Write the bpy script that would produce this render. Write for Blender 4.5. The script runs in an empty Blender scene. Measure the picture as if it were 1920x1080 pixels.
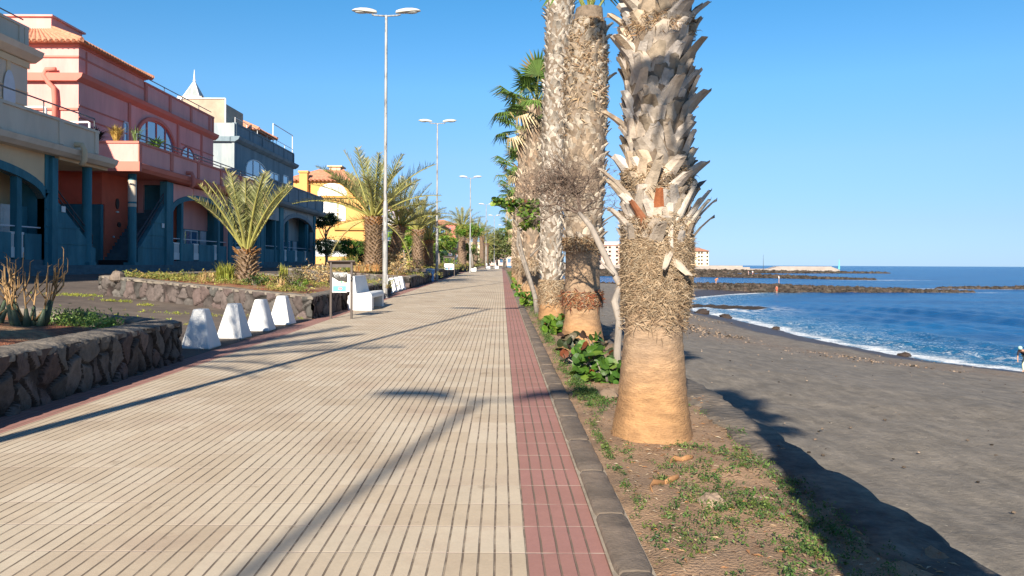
import bpy, math, random
import numpy as np
from mathutils import Vector, Matrix
R = math.radians
random.seed(7); np.random.seed(7)
S = bpy.context.scene
COL = S.collection

# ------------------------------------------------------------------ camera
cam_d = bpy.data.cameras.new("camera"); cam = bpy.data.objects.new("camera", cam_d); COL.objects.link(cam)
cam_d.sensor_width = 36; cam_d.lens = 27; cam_d.clip_start = 0.05; cam_d.clip_end = 60000
cam_d.shift_x = 20/1920; cam_d.shift_y = -44.6/1920
cam.matrix_world = Matrix.Translation((0, 0, 1.5)) @ Matrix.Rotation(R(90), 4, 'X') @ Matrix.Rotation(R(0.27), 4, 'Z')
S.camera = cam
# ------------------------------------------------------------------ light
AZ = 192.4; EL = 25.5
w = bpy.data.worlds.new("World"); S.world = w; w.use_nodes = True
nt = w.node_tree; bg = nt.nodes['Background']
sky = nt.nodes.new('ShaderNodeTexSky'); sky.sky_type = 'NISHITA'; sky.sun_disc = False
sky.sun_elevation = R(EL); sky.sun_rotation = R(AZ); sky.altitude = 0; sky.air_density = 1.0; sky.dust_density = 0.0; sky.ozone_density = 3.0
# grade the sky: clear marine blue down to the horizon
stc = nt.nodes.new('ShaderNodeTexCoord'); ssp = nt.nodes.new('ShaderNodeSeparateXYZ'); nt.links.new(stc.outputs['Generated'], ssp.inputs[0])
srp = nt.nodes.new('ShaderNodeValToRGB'); nt.links.new(ssp.outputs[2], srp.inputs[0])
for i, (pp, cc) in enumerate(((0, (.29, .47, .95)), (.052, (.39, .51, .80)), (.134, (.52, .68, .88)), (.22, (.52, .84, 1.0)), (.32, (.38, .84, 1.03)), (.5, (.28, .58, .80)), (1, (.26, .46, .66)))):
    e = srp.color_ramp.elements[0] if i == 0 else (srp.color_ramp.elements[-1] if i == 6 else srp.color_ramp.elements.new(pp)); e.position = pp; e.color = (*cc, 1)
smx = nt.nodes.new('ShaderNodeMix'); smx.data_type = 'RGBA'; smx.blend_type = 'MULTIPLY'; smx.inputs[0].default_value = 1
nt.links.new(sky.outputs[0], smx.inputs[6]); nt.links.new(srp.outputs[0], smx.inputs[7])
nt.links.new(smx.outputs[2], bg.inputs[0]); bg.inputs[1].default_value = 0.08
sd = bpy.data.lights.new("sun", 'SUN'); sd.energy = 4.9; sd.angle = R(0.5); sd.color = (1.0, 0.90, 0.76)
so = bpy.data.objects.new("sun", sd); COL.objects.link(so)
sv = Vector((math.sin(R(AZ))*math.cos(R(EL)), math.cos(R(AZ))*math.cos(R(EL)), math.sin(R(EL))))
so.rotation_euler = sv.to_track_quat('Z', 'Y').to_euler(); so.location = (0, 0, 50)
S.view_settings.view_transform = 'Standard'; S.view_settings.look = 'None'; S.view_settings.gamma = 1
S.view_settings.exposure = 0.95

# ------------------------------------------------------------------ materials
MATS = {}
def mat(name, col, rough=.8, var=.25, scale=3.0, bump=0.0, bscale=40., attr=False, col2=None, c2scale=1.2, c2lo=.45, c2hi=.6, metal=0, spec=.3, trans=0, stretch=None, sheen=0):
    """noise-varied procedural colour on world position; attr multiplies by the mesh's Col attribute"""
    m = bpy.data.materials.new(name); m.use_nodes = True; t = m.node_tree; N = t.nodes; L = t.links
    b = N['Principled BSDF']; b.inputs['Roughness'].default_value = rough; b.inputs['Metallic'].default_value = metal
    b.inputs['Specular IOR Level'].default_value = spec
    tc = N.new('ShaderNodeTexCoord'); vec = tc.outputs['Object']
    if stretch:
        mp = N.new('ShaderNodeMapping'); mp.inputs['Scale'].default_value = stretch; L.new(vec, mp.inputs[0]); vec = mp.outputs[0]
    n = N.new('ShaderNodeTexNoise'); n.inputs['Scale'].default_value = scale; n.inputs['Detail'].default_value = 6; n.inputs['Roughness'].default_value = .65
    L.new(vec, n.inputs['Vector'])
    mr = N.new('ShaderNodeMapRange'); mr.inputs[1].default_value = .3; mr.inputs[2].default_value = .7
    mr.inputs[3].default_value = 1-var; mr.inputs[4].default_value = 1+var; L.new(n.outputs[0], mr.inputs[0])
    base = N.new('ShaderNodeRGB'); base.outputs[0].default_value = (*col, 1); cur = base.outputs[0]
    if col2:
        n2 = N.new('ShaderNodeTexNoise'); n2.inputs['Scale'].default_value = c2scale; n2.inputs['Detail'].default_value = 8; n2.inputs['Roughness'].default_value = .7; L.new(vec, n2.inputs['Vector'])
        m2 = N.new('ShaderNodeMapRange'); m2.inputs[1].default_value = c2lo; m2.inputs[2].default_value = c2hi; L.new(n2.outputs[0], m2.inputs[0])
        mx = N.new('ShaderNodeMix'); mx.data_type = 'RGBA'; L.new(m2.outputs[0], mx.inputs[0]); L.new(cur, mx.inputs[6]); mx.inputs[7].default_value = (*col2, 1); cur = mx.outputs[2]
    if attr:
        a = N.new('ShaderNodeAttribute'); a.attribute_name = 'Col'
        mx = N.new('ShaderNodeMix'); mx.data_type = 'RGBA'; mx.blend_type = 'MULTIPLY'; mx.inputs[0].default_value = 1
        L.new(cur, mx.inputs[6]); L.new(a.outputs[0], mx.inputs[7]); cur = mx.outputs[2]
    vm = N.new('ShaderNodeVectorMath'); vm.operation = 'SCALE'; L.new(cur, vm.inputs[0]); L.new(mr.outputs[0], vm.inputs['Scale'])
    L.new(vm.outputs[0], b.inputs['Base Color'])
    if bump:
        nb = N.new('ShaderNodeTexNoise'); nb.inputs['Scale'].default_value = bscale; nb.inputs['Detail'].default_value = 5; L.new(vec, nb.inputs['Vector'])
        bp = N.new('ShaderNodeBump'); bp.inputs['Strength'].default_value = 1; bp.inputs['Distance'].default_value = bump
        L.new(nb.outputs[0], bp.inputs['Height']); L.new(bp.outputs[0], b.inputs['Normal'])
    if trans:
        tr = N.new('ShaderNodeBsdfTranslucent'); L.new(vm.outputs[0], tr.inputs[0]); ms = N.new('ShaderNodeMixShader'); ms.inputs[0].default_value = trans
        L.new(b.outputs[0], ms.inputs[1]); L.new(tr.outputs[0], ms.inputs[2]); L.new(ms.outputs[0], N['Material Output'].inputs[0])
    MATS[name] = m
    return m

WHITE = (1, 1, 1)
m_boot = mat('leaf_base', (.46, .42, .37), .85, .28, 14, .004, 60, attr=True)
m_bark = mat('palm_bark', (.40, .27, .16), .92, .24, 9, .014, 34, stretch=(1, 1, 2.6), col2=(.31, .21, .13), c2scale=2.6, c2lo=.42, c2hi=.62, attr=True)
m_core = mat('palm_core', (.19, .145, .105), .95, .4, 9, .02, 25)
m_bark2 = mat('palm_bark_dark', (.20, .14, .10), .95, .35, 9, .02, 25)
m_fibre = mat('palm_fibre', (1, 1, 1), .9, .3, 20, attr=True)
m_leaf = mat('leaf', (1, 1, 1), .5, .2, 5, attr=True, trans=.3, spec=.4)
m_dry = mat('dry_leaf', (1, 1, 1), .8, .25, 8, attr=True, trans=.1)
m_wood = mat('branch_wood', (.24, .21, .18), .9, .35, 12, .01, 40)
m_stone = mat('basalt', (1, 1, 1), .95, .35, 8, .012, 45, attr=True)
m_cope = mat('coping', (.21, .18, .145), .95, .35, 5, .02, 18, col2=(.10, .09, .08), c2scale=3, c2lo=.5, c2hi=.62)
m_white = mat('white_paint', (.72, .72, .70), .6, .06, 2, .004, 50, col2=(.52, .49, .43), c2scale=4.5, c2lo=.58, c2hi=.74)
m_metal = mat('grey_paint', (.33, .33, .32), .45, .25, 6, .001, 80, col2=(.16, .15, .14), c2scale=7, c2lo=.52, c2hi=.6, spec=.5, stretch=(1, 1, .3))
m_lampw = mat('lamp_housing', (.56, .54, .48), .4, .12, 5, spec=.5)
m_glass_l = mat('lamp_glass', (.45, .45, .42), .2, .05, 5, spec=.6)
m_brown = mat('brown_metal', (.075, .055, .045), .5, .2, 10, spec=.5)
m_teal = mat('teal_paint', (.032, .155, .205), .75, .25, 1.2, .003, 30, col2=(.06, .20, .24), c2scale=.8, stretch=(1,1,.3))
m_tealp = mat('teal_step', (.07, .13, .16), .8, .25, 2, .003, 30)
m_cream = mat('cream_render', (.70, .52, .32), .9, .08, .6, .002, 60, col2=(.55, .42, .28), c2scale=.7, c2lo=.52, c2hi=.8)
m_creamg = mat('cream_grey_render', (.66, .56, .44), .9, .10, .6, .002, 60, col2=(.50, .41, .31), c2scale=.8, c2lo=.5, c2hi=.8, stretch=(1,1,.2))
m_pink = mat('pink_render', (.74, .37, .33), .9, .12, .7, .002, 60, col2=(.60, .28, .26), c2scale=.9, c2lo=.5, c2hi=.8, stretch=(1,1,.22))
m_pinkt = mat('pink_trim', (.60, .20, .15), .8, .08, .7)
m_red = mat('red_render', (.62, .14, .08), .85, .12, .9)
m_grey = mat('grey_render', (.37, .41, .41), .9, .12, .6, .002, 60, col2=(.28, .33, .35), c2scale=.9, stretch=(1,1,.2))
m_greyd = mat('slate_render', (.21, .275, .31), .9, .10, .6, col2=(.16, .215, .245), c2scale=.9, stretch=(1,1,.2))
m_yellow = mat('ochre_render', (.66, .36, .12), .9, .06, .4)
m_tile = mat('roof_tile', (.54, .25, .15), .85, .25, 3, .05, 4)
m_glass = mat('window_glass', (.08, .17, .30), .04, .25, 1, spec=.9); m_glass.node_tree.nodes['Principled BSDF'].inputs['IOR'].default_value = 2.3  # blue base colour stands in for sky reflected in the panes
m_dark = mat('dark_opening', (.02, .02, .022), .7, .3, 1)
m_rail = mat('dark_rail', (.05, .065, .08), .5, .1, 5, spec=.5)
m_pale = mat('pale_door', (.55, .58, .62), .6, .08, 2)
m_lava = mat('red_lapilli', (.30, .115, .06), .95, .45, 9, .03, 40, col2=(.34, .24, .13), c2scale=1.3)
m_soil = mat('bed_soil', (.34, .22, .135), .97, .3, 3.5, .02, 60, col2=(.24, .165, .11), c2scale=1.1)
m_road = mat('asphalt', (.12, .095, .078), .9, .22, 2.5, .006, 90, col2=(.175, .14, .11), c2scale=.35, c2lo=.42, c2hi=.62)
m_ground = mat('far_ground', (.16, .13, .10), .95, .3, .2)
m_kerb = mat('kerb_stone', (.15, .12, .095), .9, .28, 6, .006, 60, col2=(.22, .17, .13), c2scale=2.2)
m_rock = mat('boulder_rock', (.052, .043, .036), .95, .4, .9, .05, 6, attr=True)
m_conc = mat('pier_concrete', (.36, .31, .27), .9, .15, .2)
m_green = mat('green_render', (.45, .62, .25), .9, .06, .4)
m_blue = mat('blue_plastic', (.12, .28, .55), .5, .2, 3)
m_skin = mat('skin', (.48, .28, .19), .6, .05, 5)
m_cloth = {}
def cloth(c):
    if c not in m_cloth: m_cloth[c] = mat('cloth', c, .85, .12, 12)
    return m_cloth[c]

# ------------------------------------------------------------------ mesh helper
class MB:
    def __init__(s): s.v = []; s.f = []; s.c = []; s.col = WHITE
    def add(s, vs, fs, col=None):
        o = len(s.v); s.v.extend(vs); c = col or s.col
        for f in fs: s.f.append(tuple(i+o for i in f)); s.c.append(c)
    def box(s, x0, x1, y0, y1, z0, z1, col=None):
        if x0 > x1: x0, x1 = x1, x0
        if y0 > y1: y0, y1 = y1, y0
        if z0 > z1: z0, z1 = z1, z0
        s.add([(x0,y0,z0),(x1,y0,z0),(x1,y1,z0),(x0,y1,z0),(x0,y0,z1),(x1,y0,z1),(x1,y1,z1),(x0,y1,z1)],
              [(0,3,2,1),(4,5,6,7),(0,1,5,4),(1,2,6,5),(2,3,7,6),(3,0,4,7)], col)
    def bbox(s, x0, x1, y0, y1, z0, z1, r=.02, col=None):
        """chamfered box"""
        vs = []; 
        for zz, ins in ((z0, r), (z0+r, 0), (z1-r, 0), (z1, r)):
            a, b, c, d = x0+ins, x1-ins, y0+ins, y1-ins
            q = r*.9 if ins == 0 else 0.001
            vs += [(a+q,c,zz),(b-q,c,zz),(b,c+q,zz),(b,d-q,zz),(b-q,d,zz),(a+q,d,zz),(a,d-q,zz),(a,c+q,zz)]
        fs = [tuple(range(7,-1,-1)), tuple(range(24,32))]
        for k in range(3):
            for i in range(8): fs.append((k*8+i, k*8+(i+1)%8, k*8+8+(i+1)%8, k*8+8+i))
        s.add(vs, fs, col)
    def tube(s, pts, rad, n=8, col=None, cap=True, flat=1.0):
        pts = [Vector(p) for p in pts]; m = len(pts)
        if not hasattr(rad, '__len__'): rad = [rad]*m
        vs = []; fs = []; prev = None
        for i, p in enumerate(pts):
            t = (pts[min(i+1, m-1)]-pts[max(i-1, 0)])
            if t.length < 1e-9: t = Vector((0,0,1))
            t.normalize()
            if prev is None:
                u = t.cross(Vector((0,1,0)) if abs(t.y) < .9 else Vector((1,0,0))).normalized()
            else:
                u = (prev - t*prev.dot(t)).normalized()
            prev = u; v = t.cross(u)
            for k in range(n):
                a = 2*math.pi*k/n; q = p + (u*math.cos(a)+v*math.sin(a)*flat)*rad[i]; vs.append(tuple(q))
        for i in range(m-1):
            for k in range(n): fs.append((i*n+k, i*n+(k+1)%n, (i+1)*n+(k+1)%n, (i+1)*n+k))
        if cap: fs.append(tuple(range(n-1,-1,-1))); fs.append(tuple((m-1)*n+k for k in range(n)))
        s.add(vs, fs, col)
    def bar(s, a, b, r, col=None, n=6): s.tube([a, b], r, n, col)
    def quad(s, a, b, c, d, col=None): s.add([tuple(a),tuple(b),tuple(c),tuple(d)], [(0,1,2,3)], col)
    def prism_y(s, poly, y0, y1, col=None):   # poly in (x,z)
        n = len(poly); vs = [(x, y0, z) for x, z in poly]+[(x, y1, z) for x, z in poly]
        s.add(vs, [tuple(range(n)), tuple(range(2*n-1, n-1, -1))]+[((i+1)%n, i, n+i, n+(i+1)%n) for i in range(n)], col)
    def prism_x(s, poly, x0, x1, col=None):   # poly in (y,z)
        n = len(poly); vs = [(x1, y, z) for y, z in poly]+[(x0, y, z) for y, z in poly]
        s.add(vs, [tuple(range(n)), tuple(range(2*n-1, n-1, -1))]+[((i+1)%n, i, n+i, n+(i+1)%n) for i in range(n)], col)
    def prism_z(s, poly, z0, z1, col=None):
        n = len(poly); vs = [(x, y, z0) for x, y in poly]+[(x, y, z1) for x, y in poly]
        s.add(vs, [tuple(range(n-1,-1,-1)), tuple(range(n, 2*n))]+[(i, (i+1)%n, n+(i+1)%n, n+i) for i in range(n)], col)
    def blob(s, c, r, sc=(1,1,1), n=7, m=5, jit=.15, col=None):
        vs = []; fs = []
        for i in range(m+1):
            th = math.pi*i/m
            for k in range(n):
                a = 2*math.pi*k/n; q = r*(1+random.uniform(-jit, jit))
                vs.append((c[0]+q*math.sin(th)*math.cos(a)*sc[0], c[1]+q*math.sin(th)*math.sin(a)*sc[1], c[2]+q*math.cos(th)*sc[2]))
        for i in range(m):
            for k in range(n): fs.append((i*n+k, (i+1)*n+k, (i+1)*n+(k+1)%n, i*n+(k+1)%n))
        s.add(vs, fs, col)
    def grid(s, P, col=None, cols=None):
        """P: array (a,b,3)"""
        a, b = P.shape[:2]; o = len(s.v); s.v.extend(map(tuple, P.reshape(-1, 3).tolist()))
        for i in range(a-1):
            for j in range(b-1):
                s.f.append((o+i*b+j, o+(i+1)*b+j, o+(i+1)*b+j+1, o+i*b+j+1)); s.c.append(cols[i][j] if cols is not None else (col or s.col))
    def mesh(s, name, m, smooth=False):
        me = bpy.data.meshes.new(name); me.from_pydata(s.v, [], s.f); me.materials.append(m)
        a = me.color_attributes.new('Col', 'FLOAT_COLOR', 'CORNER'); arr = []
        for f, c in zip(s.f, s.c): arr.extend((c[0], c[1], c[2], 1.0)*len(f))
        a.data.foreach_set('color', arr)
        if smooth: me.polygons.foreach_set('use_smooth', [True]*len(me.polygons))
        me.update(); return me
    def split(s):
        par = list(range(len(s.v)))
        def find(i):
            while par[i] != i: par[i] = par[par[i]]; i = par[i]
            return i
        for f in s.f:
            r = find(f[0])
            for i in f[1:]: par[find(i)] = r
        comp = {}
        for f, c in zip(s.f, s.c): comp.setdefault(find(f[0]), []).append((f, c))
        out = []
        for fs in comp.values():
            q = MB(); mp = {}
            for f, c in fs:
                for i in f:
                    if i not in mp: mp[i] = len(q.v); q.v.append(s.v[i])
                q.f.append(tuple(mp[i] for i in f)); q.c.append(c)
            out.append(q)
        return out
    def build(s, name, m, parent=None, smooth=False, loc=None):
        if name in ('pillar', 'side_wall', 'support', 'band', 'awning_bracket', 'side_window', 'trim'):
            qs = s.split()
            if len(qs) > 1:
                for q in qs[1:]: q.build(name, m, parent, smooth, loc)
                return qs[0].build(name, m, parent, smooth, loc)
        o = bpy.data.objects.new(name, s.mesh(name, m, smooth)); COL.objects.link(o)
        if parent: o.parent = parent
        if loc: o.location = loc
        return o
def tag(o, label=None, cat=None, group=None, kind=None):
    if label: o['label'] = label
    if cat: o['category'] = cat
    if group: o['group'] = group
    if kind: o['kind'] = kind
    return o
def empty(name, loc, label, cat, group=None, rz=0):
    o = bpy.data.objects.new(name, None); COL.objects.link(o); o.location = loc; o.rotation_euler = (0,0,rz); o.empty_display_size = .3
    return tag(o, label, cat, group)
def copy_tree(o, loc, label=None, rz=None, scale=None, parent=None):
    c = o.copy(); COL.objects.link(c)
    if parent: c.parent = parent
    else:
        c.location = loc
        if label: c['label'] = label
        if rz is not None: c.rotation_euler = (0,0,rz)
        if scale: c.scale = (scale,)*3
    for ch in [k for k in ALL() if k.parent == o]: copy_tree(ch, None, parent=c)
    return c
def ALL(): return list(COL.objects)
def gz(y): return .0058*min(max(y, -20), 100) + (0 if y <= 100 else .0058*10*(1-math.exp(-(y-100)/10)))
def zt(x, y): return gz(y) + .057*min(max(-x-5, 0), 14)
def rnd(a, b): return random.uniform(a, b)
def shade(c, k): return tuple(max(0, x*k) for x in c)
def lerp(a, b, t): return a+(b-a)*t

# ------------------------------------------------------------------ paving
def paving():
    m = bpy.data.materials.new('paving'); m.use_nodes = True; t = m.node_tree; N = t.nodes; L = t.links; b = N['Principled BSDF']
    tc = N.new('ShaderNodeTexCoord'); sp = N.new('ShaderNodeSeparateXYZ'); L.new(tc.outputs['Object'], sp.inputs[0])
    def M(op, a, bb=None, c=None):
        n = N.new('ShaderNodeMath'); n.operation = op
        for i, v in enumerate((a, bb, c)):
            if v is None: continue
            if isinstance(v, (int, float)): n.inputs[i].default_value = v
            else: L.new(v, n.inputs[i])
        return n.outputs[0]
    def noise(sc, det=4, vec=None, dim='3D'):
        n = N.new('ShaderNodeTexNoise'); n.inputs['Scale'].default_value = sc; n.inputs['Detail'].default_value = det; n.inputs['Roughness'].default_value = .65
        L.new(vec or tc.outputs['Object'], n.inputs['Vector']); return n.outputs[0]
    X, Y = sp.outputs[0], sp.outputs[1]
    wob = M('MULTIPLY', M('SUBTRACT', noise(1.5), .5), .012)
    Xo = M('ADD', M('SUBTRACT', X, .135), wob)
    u = M('DIVIDE', Xo, .081); fx = M('ABSOLUTE', M('SUBTRACT', M('FRACT', u), .5))    # .5 at groove
    # individual rows shift a little per tile
    tx = M('FLOOR', M('DIVIDE', Xo, .405)); ty0 = M('DIVIDE', M('ADD', Y, wob), .393); ty = M('FLOOR', ty0); fy = M('ABSOLUTE', M('SUBTRACT', M('FRACT', ty0), .5))
    cmb = N.new('ShaderNodeCombineXYZ'); L.new(tx, cmb.inputs[0]); L.new(ty, cmb.inputs[1])
    wn = N.new('ShaderNodeTexWhiteNoise'); wn.noise_dimensions = '2D'; L.new(cmb.outputs[0], wn.inputs['Vector'])
    def step(v, lo, hi, flip=False):
        n = N.new('ShaderNodeMapRange'); n.interpolation_type = 'SMOOTHSTEP'; n.inputs[1].default_value = lo; n.inputs[2].default_value = hi; L.new(v, n.inputs[0]); return n.outputs[0]
    fill = step(noise(5, 5), .42, .62)                      # grooves partly filled with dirt
    groove = step(fx, .415, .455)
    groove_k = M('MULTIPLY', groove, M('SUBTRACT', 1.0, M('MULTIPLY', fill, .45)))
    joint = step(fy, .482, .492)
    tint = M('MULTIPLY_ADD', wn.outputs[0], .22, .88)
    big = M('MULTIPLY_ADD', noise(.55, 6), .5, .75); fine = M('MULTIPLY_ADD', noise(60, 3), .24, .88); mid = M('MULTIPLY_ADD', noise(7, 4), .22, .89)
    k = M('MULTIPLY', M('MULTIPLY', tint, big), M('MULTIPLY', fine, mid))
    def rgb(c): n = N.new('ShaderNodeRGB'); n.outputs[0].default_value = (*c, 1); return n.outputs[0]
    def mix(f, a, bb):
        n = N.new('ShaderNodeMix'); n.data_type = 'RGBA'
        if isinstance(f, (int, float)): n.inputs[0].default_value = f
        else: L.new(f, n.inputs[0])
        L.new(a, n.inputs[6]); L.new(bb, n.inputs[7]); return n.outputs[2]
    cream = mix(wn.outputs[0], rgb((.565, .455, .325)), rgb((.525, .445, .335)))
    cream = mix(M('MULTIPLY', step(noise(.9, 6), .50, .70), .55), cream, rgb((.46, .345, .255)))
    pink = mix(wn.outputs[0], rgb((.385, .20, .165)), rgb((.33, .17, .145)))
    isp = M('MAXIMUM', M('GREATER_THAN', X, .135), M('LESS_THAN', X, -4.26))
    colr = mix(isp, cream, pink)
    vm = N.new('ShaderNodeVectorMath'); vm.operation = 'SCALE'; L.new(colr, vm.inputs[0]); L.new(k, vm.inputs['Scale'])
    c1 = mix(groove_k, vm.outputs[0], rgb((.17, .13, .095)))
    c2 = mix(M('MULTIPLY', joint, step(noise(2.3, 4), .35, .6)), c1, rgb((.56, .44, .35)))
    stain = M('MULTIPLY', step(noise(3.1, 6), .64, .70), .35)
    c3 = mix(stain, c2, rgb((.25, .18, .12)))
    L.new(c3, b.inputs['Base Color']); b.inputs['Roughness'].default_value = .85; b.inputs['Specular IOR Level'].default_value = .25
    h = M('SUBTRACT', M('SUBTRACT', M('MULTIPLY', noise(90, 3), .12), groove), M('MULTIPLY', joint, .35))
    bp = N.new('ShaderNodeBump'); bp.inputs['Distance'].default_value = .006; bp.inputs['Strength'].default_value = .7; L.new(h, bp.inputs['Height']); L.new(bp.outputs[0], b.inputs['Normal'])
    return m
mb = MB(); ys = list(range(-12, 230, 2))
P = np.array([[(x, y, gz(y)) for y in ys] for x in (-4.72, -2.4, .54)], dtype=float); mb.grid(P)
tag(mb.build('promenade', paving()), kind='structure')

# kerb
mb = MB(); y = -6.0
while y < 150:
    ln = rnd(.82, .98) if y < 60 else 3
    a, b_ = y+.004, y+ln-.004; k = rnd(.85, 1.15)
    z0 = gz(y)
    j = rnd(-.006, .006); nq = 14 if y < 30 else 3; rows = []
    for q in range(nq+1):
        t = q/nq; e = .014*(max(0, abs(2*t-1)-.8)/.2)**2; yy_ = a+(b_-a)*t; zt_ = z0+.040-e*.5+.003*math.sin(yy_*23)
        rows.append([(.55+j+e, yy_, z0-.06), (.552+j+e, yy_, zt_-.014), (.564+j+e, yy_, zt_), (.65+j, yy_, zt_+.004), (.722+j-e, yy_, zt_), (.735+j-e, yy_, zt_-.016), (.737+j-e, yy_, z0-.06)])
    mb.grid(np.array(rows)[::-1]); mb.add([rows[0][k] for k in range(7)], [tuple(range(7))]); mb.add([rows[-1][k] for k in range(7)], [tuple(range(6, -1, -1))])
    y += ln
tag(mb.build('kerb', m_kerb, smooth=True), kind='structure')
mb = MB(); mb.grid(np.array([[(x, y, gz(y)+.012) for y in ys] for x in (.535, .74)], dtype=float))
tag(mb.build('kerb_mortar', mat('mortar', (.33, .28, .22), .95, .3, 8)), kind='structure')

def fnoise(x, y, s=1.0, seed=0):
    v = 0; a = 1
    for o in range(4):
        v += a*math.sin(x*s*1.7+seed*1.3+math.sin(y*s*2.1+o*2.2+seed))*math.cos(y*s*1.9+o*1.1+math.sin(x*s*1.3+seed*.7)); s *= 2.1; a *= .5
    return v/1.9
# bed strip between kerb and seawall
BX1 = 2.22
ysb = [-6+.12*i for i in range(int(26/.12))]+[20.2+1.0*i for i in range(150)]
xsb = np.linspace(.73, BX1, 16)
def bedz(x, y): return gz(y)+.03+.018*fnoise(x, y, 3)+.02*fnoise(x, y, .8, 3)-(.02 if x < .8 else 0)
mb = MB(); mb.grid(np.array([[(x, y, bedz(x, y)) for y in ysb] for x in xsb]))
tag(mb.build('soil', m_soil, smooth=True), kind='structure')

# ------------------------------------------------------------------ rubble stone walls
def stone_sheet(mb, p0, p1, zb, ztop, res, cell=.3, amp=.05, seed=1, base=(.088, .074, .068), aspect=1.5):
    """vertical rubble face from p0 to p1 (xy); outward is to the right of p0->p1. zb, ztop: functions of t"""
    p0 = np.array(p0, float); p1 = np.array(p1, float); Ln = np.linalg.norm(p1-p0); d = (p1-p0)/Ln; nrm = np.array([d[1], -d[0]])
    H = max(ztop(0)-zb(0), ztop(1)-zb(1)); nu = max(2, int(Ln/res)); nv = max(3, int(H/res))
    rs = np.random.RandomState(seed)
    cu = int(Ln/cell)+3; cv = int(H/(cell*aspect))+3
    U, V = np.meshgrid(np.linspace(0, Ln, nu), np.linspace(0, 1, nv), indexing='ij'); W = V*H
    cx = ((np.arange(cu)-1)[:, None]+rs.uniform(0, 1, (cu, cv)))*cell; cy = ((np.arange(cv)-1)[None, :]+rs.uniform(0, 1, (cu, cv))+.25*(np.arange(cu)%2)[:, None])*cell*aspect
    cxf, cyf = cx.ravel(), cy.ravel(); tilt = rs.uniform(-1, 1, (len(cxf), 2)); tone = rs.uniform(.7, 1.35, len(cxf)); hue = rs.uniform(0, 1, len(cxf))
    wx = U+.03*np.sin(W*17+U*5); wy = W+.03*np.sin(U*13+W*3)
    disp = np.zeros_like(U); idx = np.zeros(U.shape, int)
    for i in range(nu):
        sel = np.where(np.abs(cxf-U[i, 0]) < cell*2.2)[0]
        D = np.hypot(wx[i][:, None]-cxf[sel][None], (wy[i][:, None]-cyf[sel][None])/aspect)
        o = np.argsort(D, axis=1)[:, :2]; f1 = np.take_along_axis(D, o[:, :1], 1)[:, 0]; f2 = np.take_along_axis(D, o[:, 1:2], 1)[:, 0]
        g = np.clip((f2-f1)/(cell*.16), 0, 1); g = g*g*(3-2*g); k = sel[o[:, 0]]; idx[i] = k
        disp[i] = g*amp*(.75+.35*tone[k]*.6) + g*(tilt[k, 0]*(wx[i]-cxf[k])+tilt[k, 1]*(wy[i]-cyf[k]))*.18 - (1-g)*.01
    disp += rs.normal(0, .0025, disp.shape)
    disp[:, 0] *= .3
    P = np.zeros((nu, nv, 3)); T = U/Ln
    ZB = zb(0)+(zb(1)-zb(0))*T; ZT = ztop(0)+(ztop(1)-ztop(0))*T
    P[..., 0] = p0[0]+d[0]*U+nrm[0]*disp; P[..., 1] = p0[1]+d[1]*U+nrm[1]*disp; P[..., 2] = ZB+(ZT-ZB)*V
    G_ = np.clip(disp/(amp*.75),   .38, 1)
    cols = [[tuple(base[c]*tone[idx[i, j]]*float(G_[i, j])*1.1*(1+(.18*(hue[idx[i, j]]-.5) if c == 0 else -.10*(hue[idx[i, j]]-.5))) for c in range(3)) for j in range(nv)] for i in range(nu)]
    mb.grid(P, cols=cols)
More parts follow.
